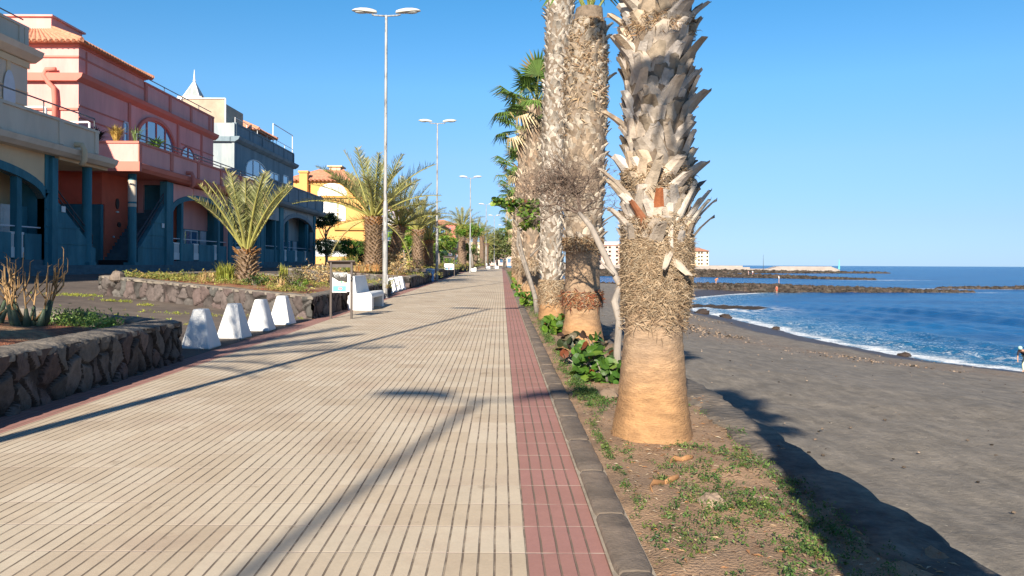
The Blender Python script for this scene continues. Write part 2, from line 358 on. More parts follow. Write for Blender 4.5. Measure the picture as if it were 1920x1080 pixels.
def wallplanter(label, poly, hgt, res, seed, soil=m_lava, th=.42, group='stone planters along the promenade', rise=.053, cell=.3, cope=m_cope):
    """poly counter-clockwise seen from above"""
    o = empty('stone_planter', (poly[0][0], poly[0][1], gz(poly[0][1])), label, 'planter', group)
    ox, oy, oz = o.location
    def top(x, y): return gz(y)+hgt+(abs(x)-4.7)*rise
    n = len(poly); mw = MB()
    for i in range(n):
        a, b_ = poly[i], poly[(i+1)%n]
        A = (a[0]-ox, a[1]-oy); B = (b_[0]-ox, b_[1]-oy)
        stone_sheet(mw, A, B, lambda t: lerp(zt(*a), zt(*b_), t)-.05-oz, lambda t: lerp(top(*a), top(*b_), t)-oz-.01, res, cell=cell, seed=seed+i)
    mw.build('wall', m_stone, o, smooth=True)
    # coping: ring strip with uneven surface
    C = np.mean(np.array(poly), axis=0); inner = []
    for i in range(n):
        p = np.array(poly[i]); q0 = np.array(poly[i-1]); q1 = np.array(poly[(i+1)%n])
        d0 = (p-q0)/np.linalg.norm(p-q0); d1 = (q1-p)/np.linalg.norm(q1-p)
        n0 = np.array([-d0[1], d0[0]]); n1 = np.array([-d1[1], d1[0]]); bis = (n0+n1); bis /= max(.3, np.dot(bis, n0)); inner.append(p+bis*th)
    mc = MB(); step_ = max(.06, res*2.2)
    for i in range(n):
        a, b_ = np.array(poly[i]), np.array(poly[(i+1)%n]); ia, ib = inner[i], inner[(i+1)%n]
        Ln = np.linalg.norm(b_-a); nu = max(2, int(Ln/step_)); rows = []
        for k in range(nu+1):
            t = k/nu; e = a+(b_-a)*t; f = ia+(ib-ia)*t; row = []
            no = (e-f)/np.linalg.norm(e-f)
            wv = .018*math.sin(k*1.7+i)+.012*math.sin(k*.63) if 0 < k < nu else 0
            for q, (s_, dz) in enumerate(((0, -.07), (0, -.015), (.12, .012), (.35, .02), (.7, .015), (1, -.01), (1, -.12))):
                x, y = e+(f-e)*s_+no*((.045+wv) if s_ == 0 else 0)
                z = top(x, y)+dz+.012*fnoise(x, y, 9, 2)+(random.uniform(-.006, .006) if 0 < k < nu else 0)
                row.append((x-ox, y-oy, z-oz))
            rows.append(row)
        mc.grid(np.array(rows))
    mc.build('coping', cope, o, smooth=True)
    ms = MB(); pts = inner
    # soil as a subdivided sheet in the inner polygon (quad only)
    A, B, Cc, D = [np.array(p) for p in pts]; rows = []
    for i in range(25):
        row = []
        for j in range(25):
            u, v = i/24, j/24; p = A*(1-u)*(1-v)+B*u*(1-v)+Cc*u*v+D*(1-u)*v
            edge = min(u, 1-u, v, 1-v); x, y = p
            z = top(x, y)-.09+.10*min(1, edge*5)+.03*fnoise(x, y, 1.5, seed); row.append((x-ox, y-oy, z-oz))
        rows.append(row)
    ms.grid(np.array(rows)); ms.build('soil', soil, o, smooth=True)
    return top
top1 = wallplanter('rubble stone planter closest to the camera with aloe plants, at the left edge', [(-4.7, -3), (-4.7, 11.2), (-9, 12.6), (-9, -3)], .58, .02, 11, soil=m_lava, cell=.235)
top2 = wallplanter('long rubble stone planter holding the short palm, beside the white pyramid bollards', [(-4.7, 19.1), (-4.7, 32.5), (-12, 33), (-12, 23)], .56, .035, 21, rise=.056)
top3 = wallplanter('stone planter with twin date palms, behind the tall lamp post', [(-4.7, 39.5), (-4.7, 52.5), (-12, 52.5), (-12, 42)], .6, .08, 31, cell=.35)
top4 = wallplanter('dark stone planter beyond the second lamp post', [(-4.7, 58), (-4.7, 84), (-12, 84), (-12, 60)], .75, .15, 41, cell=.4, rise=.03)
top5 = wallplanter('distant stone planter beside the far white bench', [(-4.7, 92), (-4.7, 113), (-11, 113), (-11, 92)], .75, .3, 51, cell=.5, rise=.02)
top6 = wallplanter('farthest stone planter at the end of the promenade', [(-4.7, 120), (-4.7, 150), (-11, 150), (-11, 120)], .75, .4, 61, cell=.6, rise=.02)

# ---- road, footpath and far ground
xs = [-18.6, -17, -15, -13, -11, -9, -7, -5.6, -4.7]; yr = [-10+3*i for i in range(60)]
mb = MB(); mb.grid(np.array([[(x, y, zt(x, y)+.004+.012*fnoise(x, y, .5)) for y in yr] for x in xs]))
tag(mb.build('road', m_road, smooth=True), kind='structure')
mb = MB(); xg = [-900, -300, -120, -60, -30, -19, -12, -4.9, 2.3]; yg = [-60, -20, 0, 20, 40, 60, 80, 100, 130, 170, 250, 400, 700, 1100]
mb.grid(np.array([[(x, y, zt(x, y)-.12) for y in yg] for x in xg], dtype=float)); tag(mb.build('ground', m_ground), kind='structure')
mb = MB()
for k, (x, h) in enumerate(((-18.45, .14), (-18.8, .30), (-19.15, .46))):
    mb.box(x-.36-(25 if k == 2 else 0), x, -8, 330, -1, zt(-18.4, 25)+h+.0)
tag(mb.build('footpath', m_tealp), kind='structure')

# ---- seawall
rs = random.Random(3)
yy = [-6+.12*i for i in range(467)]+[50+2*i for i in range(70)]
def seax(y): return 2.36+.012*math.sin(y*.9)+.016*math.sin(y*3.1)+.02*math.sin(y*7.7)+.014*math.sin(y*17)
prof = [(-.44, -.08), (-.42, -.012), (-.3, .0), (-.15, -.004), (-.02, -.004), (.0, -.05), (.03, -.5), (.10, -1.2), (.16, -2.2), (.24, -3.6)]
mb = MB(); rows = []
for (dx, dz) in prof:
    rows.append([(seax(y)+dx+(.03*math.sin(y*5+dz*7) if dz < -.02 else .012*rs.uniform(-1, 1)), y, gz(y)+.045+dz+.008*rs.uniform(-1, 1)+.006*math.sin(y*1.7+dx*6)) for y in yy])
mb.grid(np.array(rows))
o = mb.build('seawall', mat('seawall_stone', (.115, .10, .085), .95, .35, 5, .03, 14, col2=(.21, .17, .13), c2scale=1.6), smooth=True)
tag(o, 'low dark stone sea wall between the palm bed and the black beach', 'wall')

# ------------------------------------------------------------------ beach and sea
SL = [(60, -60), (50, -10), (42, 10), (34, 25), (26.8, 40.2), (24.9, 43.8), (23.6, 51.6), (23.3, 60), (23.6, 69), (23.6, 77), (23.2, 83.6), (23, 92), (24, 105), (28, 120), (34.5, 134), (45, 148), (52, 155), (30, 162), (14, 172), (12, 200), (12, 285), (12, 360), (30, 385), (50, 430), (60, 480), (110, 640), (300, 900)]
SLA = np.array(SL, float)
def sdist(X, Y):
    """signed distance to the shoreline, + on land"""
    X = np.asarray(X, float); Y = np.asarray(Y, float); best = np.full(X.shape, 1e9)
    for a, b_ in zip(SLA[:-1], SLA[1:]):
        d = b_-a; t = np.clip(((X-a[0])*d[0]+(Y-a[1])*d[1])/(d@d), 0, 1)
        best = np.minimum(best, np.hypot(X-a[0]-d[0]*t, Y-a[1]-d[1]*t))
    xs_ = np.interp(Y, SLA[:, 1], SLA[:, 0]); return np.where(X < xs_, best, -best)
def beach_z(D, Y):
    t = np.clip(D, -30, 24)/24; up = -4.0+2.3*np.sign(t)*np.abs(t)**.85
    up = np.where(D < 0, -4+D*.07, up); return up
ysq = np.concatenate([np.arange(-20, 60, .35), np.arange(60, 170, 1.0), np.arange(170, 660, 8)])
xsq = np.concatenate([np.arange(2.3, 30, .3), np.arange(30, 75, 1.5), np.arange(76, 130, 9)])
Xg, Yg = np.meshgrid(xsq, ysq, indexing='ij'); D = sdist(Xg, Yg); Z = beach_z(D, Yg)
nz = .035*np.sin(Xg*1.9+np.sin(Yg*1.1)*1.3)*np.sin(Yg*1.3+np.cos(Xg*.8)*1.7)+.02*np.sin(Xg*4.3+Yg*2.1)*np.sin(Yg*3.7-Xg)+.06*np.sin(Xg*.35+.5)*np.sin(Yg*.27)
berm = .12*np.exp(-((D-8+1.2*np.sin(Yg*.15))/1.5)**2)
Z = Z+np.where(D > .5, nz+berm, 0)
P = np.stack([Xg, Yg, Z], -1)
mb = MB(); wet = np.clip((4.2+.02*(Yg-40)-D+.5*np.sin(Yg*.25)+.25*np.sin(Yg*.9))/1.2, 0, 1); wr = np.exp(-((D-9.5+1.6*np.sin(Yg*.11)+.6*np.sin(Yg*.7))/3.4)**2)
mb.grid(P)
bo = mb.build('beach', m_road, smooth=True); tag(bo, kind='structure')
wa = bo.data.attributes.new('wet', 'FLOAT', 'POINT'); wa.data.foreach_set('value', wet.ravel().astype(np.float32))
wa = bo.data.attributes.new('wrack', 'FLOAT', 'POINT'); wa.data.foreach_set('value', wr.ravel().astype(np.float32))
def sandmat():
    m = bpy.data.materials.new('black_sand'); m.use_nodes = True; t = m.node_tree; N = t.nodes; L = t.links; b = N['Principled BSDF']
    tc = N.new('ShaderNodeTexCoord'); v = tc.outputs['Object']
    def noise(sc, det=5, vec=v):
        n = N.new('ShaderNodeTexNoise'); n.inputs['Scale'].default_value = sc; n.inputs['Detail'].default_value = det; n.inputs['Roughness'].default_value = .7; L.new(vec, n.inputs[0]); return n.outputs[0]
    def mr(x, a, c, d, e):
        n = N.new('ShaderNodeMapRange'); n.inputs[1].default_value = a; n.inputs[2].default_value = c; n.inputs[3].default_value = d; n.inputs[4].default_value = e; L.new(x, n.inputs[0]); return n.outputs[0]
    def mix(f, a, c):
        n = N.new('ShaderNodeMix'); n.data_type = 'RGBA'; L.new(f, n.inputs[0])
        for i, s_ in ((6, a), (7, c)):
            if isinstance(s_, tuple): n.inputs[i].default_value = (*s_, 1)
            else: L.new(s_, n.inputs[i])
        return n.outputs[2]
    def mul(a, c):
        n = N.new('ShaderNodeMath'); n.operation = 'MULTIPLY'; L.new(a, n.inputs[0])
        if isinstance(c, float): n.inputs[1].default_value = c
        else: L.new(c, n.inputs[1])
        return n.outputs[0]
    mp = N.new('ShaderNodeMapping'); mp.inputs['Scale'].default_value = (1, .35, 1); L.new(v, mp.inputs[0])
    c = mix(mr(noise(.35, 6), .38, .65, 0, 1), (.15, .132, .108), (.20, .176, .145))
    c = mix(mr(noise(3, 6, mp.outputs[0]), .42, .7, 0, 1), c, (.27, .235, .19))
    aw = N.new('ShaderNodeAttribute'); aw.attribute_name = 'wrack'
    c = mix(mul(mul(mr(noise(5, 6), .40, .62, 0, 1), aw.outputs['Fac']), .8), c, (.20, .135, .09))
    sp = mr(noise(16, 3), .62, .66, 0, 1); c = mix(mul(mul(sp, aw.outputs['Fac']), .9), c, (.40, .36, .30))
    foot = mr(noise(2.2, 4), .55, .62, 0, 1); c = mix(mul(foot, .35), c, (.11, .095, .078))
    sp2 = mr(noise(11, 2), .715, .73, 0, 1); c = mix(sp2, c, (.40, .35, .28))
    we = N.new('ShaderNodeAttribute'); we.attribute_name = 'wet'
    c = mix(mul(we.outputs['Fac'], .92), c, (.060, .042, .036)); L.new(c, b.inputs['Base Color'])
    L.new(mr(we.outputs['Fac'], 0, 1, .9, .5), b.inputs['Roughness']); b.inputs['Specular IOR Level'].default_value = .3
    bp = N.new('ShaderNodeBump'); bp.inputs['Distance'].default_value = .045; L.new(noise(5, 10), bp.inputs['Height']); L.new(bp.outputs[0], b.inputs['Normal'])
    return m
bo.data.materials[0] = sandmat()

def seamat():
    m = bpy.data.materials.new('sea_water'); m.use_nodes = True; t = m.node_tree; N = t.nodes; L = t.links; b = N['Principled BSDF']
    tc = N.new('ShaderNodeTexCoord'); v = tc.outputs['Object']
    def mapn(sc, rot=0):
        mp = N.new('ShaderNodeMapping'); mp.inputs['Scale'].default_value = sc; mp.inputs['Rotation'].default_value = (0, 0, rot); L.new(v, mp.inputs[0]); return mp.outputs[0]
    def noise(sc, det=5, vec=v, dist=0):
        n = N.new('ShaderNodeTexNoise'); n.inputs['Scale'].default_value = sc; n.inputs['Detail'].default_value = det; n.inputs['Roughness'].default_value = .68; n.inputs['Distortion'].default_value = dist; L.new(vec, n.inputs[0]); return n.outputs[0]
    def mr(x, a, c, d=0, e=1, sm=True):
        n = N.new('ShaderNodeMapRange'); n.inputs[1].default_value = a; n.inputs[2].default_value = c; n.inputs[3].default_value = d; n.inputs[4].default_value = e
        if sm: n.interpolation_type = 'SMOOTHSTEP'
        L.new(x, n.inputs[0]); return n.outputs[0]
    def M(op, a, c, d=None):
        n = N.new('ShaderNodeMath'); n.operation = op
        for i, q in enumerate((a, c, d)):
            if q is None: continue
            if isinstance(q, (int, float)): n.inputs[i].default_value = q
            else: L.new(q, n.inputs[i])
        return n.outputs[0]
    def mix(f, a, c):
        n = N.new('ShaderNodeMix'); n.data_type = 'RGBA'; L.new(f, n.inputs[0])
        for i, s_ in ((6, a), (7, c)):
            if isinstance(s_, tuple): n.inputs[i].default_value = (*s_, 1)
            else: L.new(s_, n.inputs[i])
        return n.outputs[2]
    at = N.new('ShaderNodeAttribute'); at.attribute_name = 'off'; off = at.outputs['Fac']   # metres off the shore
    c = mix(mr(noise(.05, 5, mapn((.6, 1.6, 1))), .35, .65), (.002, .060, .20), (.004, .105, .29))
    c = mix(mr(off, 2, 16, .9, 0), c, (.012, .13, .27))
    c = mix(mr(off, 0, 5, 1, 0), c, (.05, .15, .24))
    # foam: breaking line along the shore plus torn lace behind it
    n1 = noise(.22, 5, mapn((1, 1, 1)), .6); n2 = noise(1.6, 6, mapn((1.0, .55, 1)), 1.2); n3 = noise(5, 5)
    wob = M('MULTIPLY_ADD', n1, 4.6, -2.3); wob2 = M('MULTIPLY_ADD', n2, 1.6, -.8); o1 = M('ADD', M('ADD', off, wob), wob2)
    line = M('MULTIPLY', mr(o1, -.2, .5), mr(o1, .9, 2.1, 1, 0)); line = M('MULTIPLY', line, mr(n3, .30, .5))
    lace = M('MULTIPLY', M('MULTIPLY', mr(o1, 1.0, 14, 1, 0), mr(n2, .46, .60)), mr(n3, .42, .6))
    caps = M('MULTIPLY', mr(noise(.09, 8, mapn((.5, 1.4, 1)), .4), .665, .69), mr(noise(1.2, 4), .45, .6)); caps = M('MULTIPLY', caps, mr(off, 25, 60))
    foam = M('MINIMUM', M('ADD', M('ADD', line, M('MULTIPLY', lace, .8)), M('MULTIPLY', caps, .7)), 1.0)
    ra = N.new('ShaderNodeAttribute'); ra.attribute_name = 'surf'; sf = M('MULTIPLY', ra.outputs['Fac'], mr(noise(.5, 6), .42, .58)); foam = M('MINIMUM', M('ADD', foam, sf), 1.0)
    c = mix(foam, c, (.80, .84, .86)); L.new(c, b.inputs['Base Color'])
    L.new(mr(foam, 0, 1, .22, .9), b.inputs['Roughness']); b.inputs['IOR'].default_value = 1.33; b.inputs['Specular IOR Level'].default_value = .14
    h = M('ADD', M('MULTIPLY', noise(.35, 7, mapn((.7, 1.3, 1), .3), .4), 1.0), M('MULTIPLY', noise(2.2, 6, mapn((.8, 1.3, 1))), .22))
    bp = N.new('ShaderNodeBump'); bp.inputs['Distance'].default_value = 1.1; bp.inputs['Strength'].default_value = .85; L.new(h, bp.inputs['Height']); L.new(bp.outputs[0], b.inputs['Normal'])
    return m
ysea = np.concatenate([np.arange(-40, 20, 2), np.arange(20, 130, .45), np.arange(130, 330, 1.6), np.geomspace(330, 40000, 40)])
xsea = np.concatenate([np.arange(14, 62, .5), np.arange(62, 180, 1.6), np.geomspace(180, 60000, 34)])
Xg, Yg = np.meshgrid(xsea, ysea, indexing='ij'); D = -sdist(Xg, Yg)
near = np.clip((250-np.hypot(Xg, Yg))/150, 0, 1)
wv = .09*np.sin(D*.75+1.2*np.sin(Yg*.07)+np.sin(Xg*.13))*np.clip(D/8, 0, 1)+.05*np.sin(D*1.7+Yg*.35)+.04*np.sin(Xg*1.1-Yg*1.6+np.sin(Yg*.3))
swell = np.zeros_like(D)
for d0, a, w0, y0, yw in ((9, .30, 1.0, 52, 16), (17, .34, 1.2, 62, 20), (14, .25, 1.0, 92, 14), (27, .32, 1.6, 75, 30), (38, .35, 1.8, 60, 30), (5.5, .22, .8, 44, 30)):
    dd = D-d0-1.2*np.sin(Yg*.09+d0); swell += a*np.exp(-(dd/w0)**2)*np.exp(-((Yg-y0)/yw)**2)
Z = -4+(wv+swell)*near*np.clip((D+.5)/3, 0, 1)
mb = MB(); mb.grid(np.stack([Xg, Yg, Z], -1)); se = mb.build('sea', seamat(), smooth=True); tag(se, kind='structure')
wa = se.data.attributes.new('off', 'FLOAT', 'POINT'); wa.data.foreach_set('value', D.ravel().astype(np.float32))
surf = np.zeros_like(D)
for (cx, cy, rx, ry) in ((151, 300, 14, 5), (106, 187, 7, 4), (97, 161, 8, 1.5), (262, 575, 26, 8), (30, 97, 5, 7), (140, 290, 14, 2.5), (150,184,40,2.2)):
    surf = np.maximum(surf, np.exp(-((Xg-cx)/rx)**2-((Yg-cy)/ry)**2))
wa = se.data.attributes.new('surf', 'FLOAT', 'POINT'); wa.data.foreach_set('value', (surf*.95).ravel().astype(np.float32))

# ---- breakwaters: heaps of boulders
def breakwater(label, line, w, h, size, n, seed, taper=True):
    r_ = random.Random(seed); mb = MB(); o = None
    L_ = [np.array(p, float) for p in line]; seg = [np.linalg.norm(b_-a) for a, b_ in zip(L_[:-1], L_[1:])]; tot = sum(seg)
    def at(t):
        s_ = t*tot
        for a, b_, l in zip(L_[:-1], L_[1:], seg):
            if s_ <= l: d = (b_-a)/l; return a+d*s_, np.array([d[1], -d[0]])
            s_ -= l
        return L_[-1], np.array([0, 1])
    rows = []                                   # core
    for i in range(41):
        t = i/40; p, nn = at(t); k = min(1, (1-t)*1.7+.03)**.85 if taper else 1
        rows.append([(p[0]+nn[0]*w*q*k, p[1]+nn[1]*w*q*k, -4.4+(h*k*(1-abs(q)**1.6)+.2)) for q in (-1.1, -.7, -.35, 0, .35, .7, 1.1)])
    mb.grid(np.array(rows), col=(.8, .8, .8))
    for i in range(n):
        t = r_.random(); q = r_.uniform(-1, 1); p, nn = at(t); k = min(1, (1-t)*1.7+.03)**.85 if taper else 1
        z = -4.2+h*k*(1-abs(q)**1.6)+r_.uniform(-.2, .25); s_ = size*r_.uniform(.5, 1.25); g = r_.uniform(.55, 1.7)
        mb.blob((p[0]+nn[0]*w*q*k, p[1]+nn[1]*w*q*k, z), s_, (r_.uniform(.8, 1.3), r_.uniform(.8, 1.3), r_.uniform(.5, .85)), 6, 4, .28, (g*r_.uniform(.95, 1.15), g, g*.93))
    o = mb.build('breakwater', m_rock); tag(o, label, 'breakwater', 'rock breakwaters in the sea')
breakwater('long boulder breakwater closing the near bay, with the red-clad bather in front', [(10, 156), (50, 158), (75, 161), (99, 161)], 3.6, 1.65, .48, 4600, 1)
breakwater('low boulder breakwater behind the first one, foam at its tip', [(5, 388), (91, 364), (115, 336), (146, 300)], 5.5, 2.4, .75, 3000, 2)
breakwater('isolated dark boulder breakwater out at the right edge', [(240, 178), (180, 182), (140, 186), (107, 189)], 4.0, 1.5, .55, 3000, 3)
breakwater('rocky mound along the foot of the harbour pier', [(60, 548), (150, 545), (200, 550), (285, 566)], 9, 2.0, 1.4, 1200, 4)
breakwater('far dark rocky spit behind the harbour pier', [(60, 760), (160, 762), (215, 765)], 14, 6.3, 3, 300, 5)
# pier
o = empty('harbour_pier', (198, 565, -4), 'pale concrete harbour pier wall running out to sea', 'pier')
mb = MB(); mb.prism_y([(-4, 0), (51, 0), (51, 2.6), (46, 4.4), (6, 4.8), (-4, 2.0)], 0, 10); mb.build('wall', m_conc, o)
mb = MB(); mb.box(5, 46.2, 2.5, 4, 4.3, 4.95); mb.build('parapet', m_conc, o)
mb = MB(); mb.box(-98, -3.5, -4, 4, 0, 2.6); mb.box(-98, -3.5, -4.4, -4.1, 2.4, 3.1); mb.build('quay', m_conc, o)
mb = MB(); mb.tube([(248.5, 565, -1), (248.5, 565, 1.6), (248.5, 565, 1.7), (248.5, 565, 3.6), (248.5, 565, 6.3)], [.75, .55, .35, .25, .12], 10)
tag(mb.build('beacon', mat('cyan_paint', (.15, .55, .6), .5, .1)), 'slim cyan harbour beacon on the pier end', 'beacon')
mb = MB(); mb.tube([(191, 560, -2), (191, 560, 9.5)], [.22, .08], 6)
tag(mb.build('mast', m_rail), 'thin dark mast near the start of the pier', 'mast')
# far hotels
def hotel(label, x0, x1, y, z0, z1, nx, nz_, body, roof, cat='building', dep=22, rise=2.6):
    o = empty('apartment_block', (x0, y, z0), label, cat); W = x1-x0; H = z1-z0
    mb = MB(); mb.box(0, W, 0, dep, 0, H); mb.box(W*.38, W*.62, -1.0, -.02, 0, H*.93); mb.build('wall', body, o)
    for i in range(nx):
        for j in range(nz_):
            cx = W*(i+.5+(.15 if i % 2 else -.15))/nx; cz = H*(j+.45)/nz_; mid = W*.38 < cx < W*.62; yy_ = -1.02 if mid else -.02
            mb = MB(); mb.box(cx-W/nx*.22, cx+W/nx*.22, yy_-.04, yy_, cz-H/nz_*.22, cz+H/nz_*.28); mb.build('window', m_dark, o)
    mb = MB()
    if roof: 
        A = [(-.8, -1.6, H), (W+.8, -1.6, H), (W+.8, dep+.8, H), (-.8, dep+.8, H), (4, dep/2, H+rise), (W-4, dep/2, H+rise)]
        mb.add(A, [(0,1,5,4),(1,2,5),(2,3,4,5),(3,0,4),(3,2,1,0)]); mb.build('roof', roof, o)
    else:
        mb.box(-.3, W+.3, -1.3, dep, H, H+.5); mb.box(W*.2, W*.6, 4, 12, H+.5, H+2.8); mb.build('roof', body, o)
    return o
m_hc = mat('hotel_cream', (.78, .66, .46), .9, .05, .1); m_hp = mat('hotel_pink', (.72, .50, .42), .9, .05, .1)
hotel('cream waterfront block with an orange roof, right of the big palm trunk', 136, 162, 600, 1.2, 12.5, 8, 4, m_hc, m_tile)
hotel('pink flat-roofed block seen between two palm trunks', 76, 106, 610, 0.5, 17, 7, 5, m_hp, None)
hotel('paler block left of the pink flat-roofed one', 62, 75, 590, 0.5, 20, 3, 5, m_hc, None)
mb = MB(); mb.box(20, 176, 560, 900, -4.3, 1.3); mb.box(20, 180, 556, 559.8, -4.3, .2)
tag(mb.build('headland', m_conc), kind='structure')
# ------------------------------------------------------------------ buildings on the left
F = -19.5; UP = -23.0
def arch_wall(mb, y0, y1, z0, z1, ya, yb, zs, rise, x0, x1, n=24):
    """wall in the plane x with an arched opening ya..yb reaching the floor"""
    if ya > y0: mb.box(x0, x1, y0, ya, z0, z1)
    if y1 > yb: mb.box(x0, x1, yb, y1, z0, z1)
    c = (ya+yb)/2; hw = (yb-ya)/2
    def az(y): q = (y-c)/hw; return zs+rise*math.sqrt(max(0, 1-q*q))**1.15
    poly = [(ya+(yb-ya)*i/n, az(ya+(yb-ya)*i/n)) for i in range(n+1)]
    for i in range(n):
        (a, za), (b_, zb_) = poly[i], poly[i+1]
        mb.add([(x0,a,za),(x1,a,za),(x1,b_,zb_),(x0,b_,zb_),(x0,a,z1),(x1,a,z1),(x1,b_,z1),(x0,b_,z1)], [(0,3,2,1),(4,5,6,7),(1,2,6,5),(0,4,7,3)])
    return poly
def arch_trim(mb, poly, x0, x1, t=.36):
    n = len(poly); cy = (poly[0][0]+poly[-1][0])/2
    out = []
    for i, (y, z) in enumerate(poly):
        a, b_ = poly[max(0, i-1)], poly[min(n-1, i+1)]; d = np.array([b_[0]-a[0], b_[1]-a[1]]); d = d/np.linalg.norm(d); nn = np.array([-d[1], d[0]]); out.append((y+nn[0]*t, z+nn[1]*t))
    for i in range(n-1):
        (a, za), (b_, zb_), (c, zc), (d, zd) = poly[i], poly[i+1], out[i+1], out[i]
        mb.add([(x0,a,za),(x1,a,za),(x1,b_,zb_),(x0,b_,zb_),(x0,d,zd),(x1,d,zd),(x1,c,zc),(x0,c,zc)], [(0,3,2,1),(4,5,6,7),(1,2,6,5),(0,4,7,3),(0,1,5,4),(2,3,7,6)])
def railing(o, x, y0, y1, z0, h=.45, n=2, post=3.0, m=None):
    mb = MB()
    for k in range(n): mb.bar((x, y0, z0+h*(k+1)/n), (x, y1, z0+h*(k+1)/n), .035)
    y = y0
    while y <= y1: mb.bar((x, y, z0), (x, y, z0+h), .03); y += post
    mb.build('railing', m or m_rail, o)
def parapet(o, x0, x1, y0, y1, z0, z1, body, trim, bay=3.3, endface=True):
    """panelled terrace parapet along Y at x1 (outer), returning along the near end"""
    mb = MB(); mb.box(x1-.22, x1, y0, y1, z0, z1)
    if endface: mb.box(x0, x1-.222, y0, y0+.22, z0, z1)
    mb.build('parapet', body, o)
    mb = MB(); mb.box(x1-.28, x1+.07, y0-.06, y1+.05, z1, z1+.12)
    if endface: mb.box(x0, x1-.282, y0-.06, y0+.28, z1, z1+.12)
    y = y0
    while y < y1-.2: mb.box(x1+.002, x1+.06, y, y+.34, z0+.02, z1-.003); y += bay
    mb.box(x1+.002, x1+.06, y1-.3, y1, z0+.02, z1-.003)
    mb.build('coping', trim, o)
def gutter(o, x, y0, y1, z, trim, x_in=None, deep=.45):
    mb = MB(); prof = [(x-.5, z-.02), (x-.02, z-.02), (x+.18, z+.14), (x+.26, z+.36), (x+.1, z+.42), (x-.5, z+.42)]
    mb.prism_y(prof, y0, y1)
    if x_in: mb.box(x_in, x-.5, y0, y1, z-.0, z+.40)
    mb.build('cornice', trim, o)
def window(o, x, y0, y1, z0, z1, frame, panes=2, arched=0, glass=None):
    f = MB(); t = .09
    n = 14; c = (y0+y1)/2; hw = (y1-y0)/2
    def top(y): return z1+arched*math.sqrt(max(0, 1-((y-c)/hw)**2))-arched if arched else z1
    g = MB()
    for i in range(n):
        a = y0+(y1-y0)*i/n; b_ = y0+(y1-y0)*(i+1)/n
        g.add([(x+.03, a, z0), (x+.03, b_, z0), (x+.03, b_, top(b_)), (x+.03, a, top(a))], [(0,1,2,3)])
        za, zb_ = top(a), top(b_)
        f.add([(x+.01,a,za),(x+.09,a,za),(x+.09,b_,zb_),(x+.01,b_,zb_),(x+.01,a,za+t),(x+.09,a,za+t),(x+.09,b_,zb_+t),(x+.01,b_,zb_+t)], [(0,3,2,1),(4,5,6,7),(1,2,6,5),(0,4,7,3)])
    for i in range(panes+1):
        y = y0+(y1-y0)*i/panes; f.box(x+.01, x+.085, y-.04, y+.04, z0, top(min(max(y, y0+.02), y1-.02)))
    f.box(x+.01, x+.12, y0-.05, y1+.05, z0-.1, z0)
    w_ = f.build('window', frame, o); g.build('pane', glass or m_glass, w_)
def bay_infill(o, ya, yb, body, trim, doors=((.2, .9), (3.2, 1.1)), gates=(.25, .5, .75), gate_cols=None):
    """veranda behind the arch: back wall, doors, low wall with white gates, posts"""
    mb = MB(); mb.box(-21.3, -21.0, ya-.5, yb+.5, 1.6, 3.75); mb.build('back_wall', m_teal, o)
    mb = MB(); mb.box(-21.3, F-.02, ya-.02, yb+.02, 1.30, 1.6); mb.build('floor', m_tealp, o)
    for y in (ya-.32, yb+.07): mb = MB(); mb.box(-21.0, F-.31, y, y+.25, 1.6, 6.04); mb.build('side_wall', m_teal, o)
    mb = MB(); mb.box(-21.3, -20.98, ya-.5, yb+.5, 3.752, 6.3); mb.box(-20.98, F-.35, ya-.5, yb+.5, 6.05, 6.3); mb.build('upper_back_wall', body, o)
    for d, w_ in doors:
        mb = MB(); y = ya+d; mb.box(-20.97, -20.9, y, y+w_, 1.6, 3.7); 
        for k in (.1, .55): mb.box(-20.9, -20.87, y+.1, y+w_-.1, 1.75+k*2, 1.75+k*2+.75)
        dd = mb.build('door', m_pale, o); h = MB(); h.bar((-20.84, y+w_*.85, 2.55), (-20.84, y+w_*.85, 2.75), .025); h.build('handle', m_rail, dd)
    # window panes on the back wall
    yw = ya+5.2
    if yb-ya > 7: window(o, -20.98, yw, yw+2.2, 2.4, 3.6, m_pale, 2)
    # low wall
    L_ = yb-ya; cuts = [(ya+g*L_-.45, ya+g*L_+.45) for g in gates]; y = ya; mb = MB()
    for a, b_ in cuts+[(yb, yb)]:
        if a > y: mb.box(F-.3, F-.08, y, a, 1.6, 2.68)
        y = b_
    mb.build('low_wall', m_teal, o)
    mb = MB(); mb.box(F-.26, F-.12, ya, yb, 2.93, 2.98); mb.build('handrail', m_pale, o)
    for a, b_ in cuts:
        g = MB(); g.box(F-.20, F-.12, a, b_, 1.68, 1.78); g.box(F-.20, F-.12, a, b_, 2.62, 2.72); k = 0; g.box(F-.2, F-.12, a, b_, 1.78, 2.1)
        n = 6
        for i in range(n): yy_ = a+(b_-a)*(i+.15)/n; g.box(F-.185, F-.135, yy_, yy_+.09, 2.1, 2.62)
        g.build('gate', m_white, o)
    for q in (.17, .83):
        mb = MB(); y = ya+L_*q; mb.bbox(F-.33, F-.03, y-.16, y+.16, 1.6, 5.4, .02); mb.build('pillar', m_teal, o)
def stair(o, x0, x1, y0, n, dirn, z0=1.6, tread=.27, rise=.19):
    mb = MB()
    for i in range(n):
        a = y0+dirn*i*tread; b_ = y0+dirn*(i+1)*tread; mb.box(x0, x1, min(a, b_)+.002*(i % 2), max(a, b_), z0 if i < 3 else z0+(i-2)*rise, z0+(i+1)*rise)
    mb.build('stair', m_tealp, o)
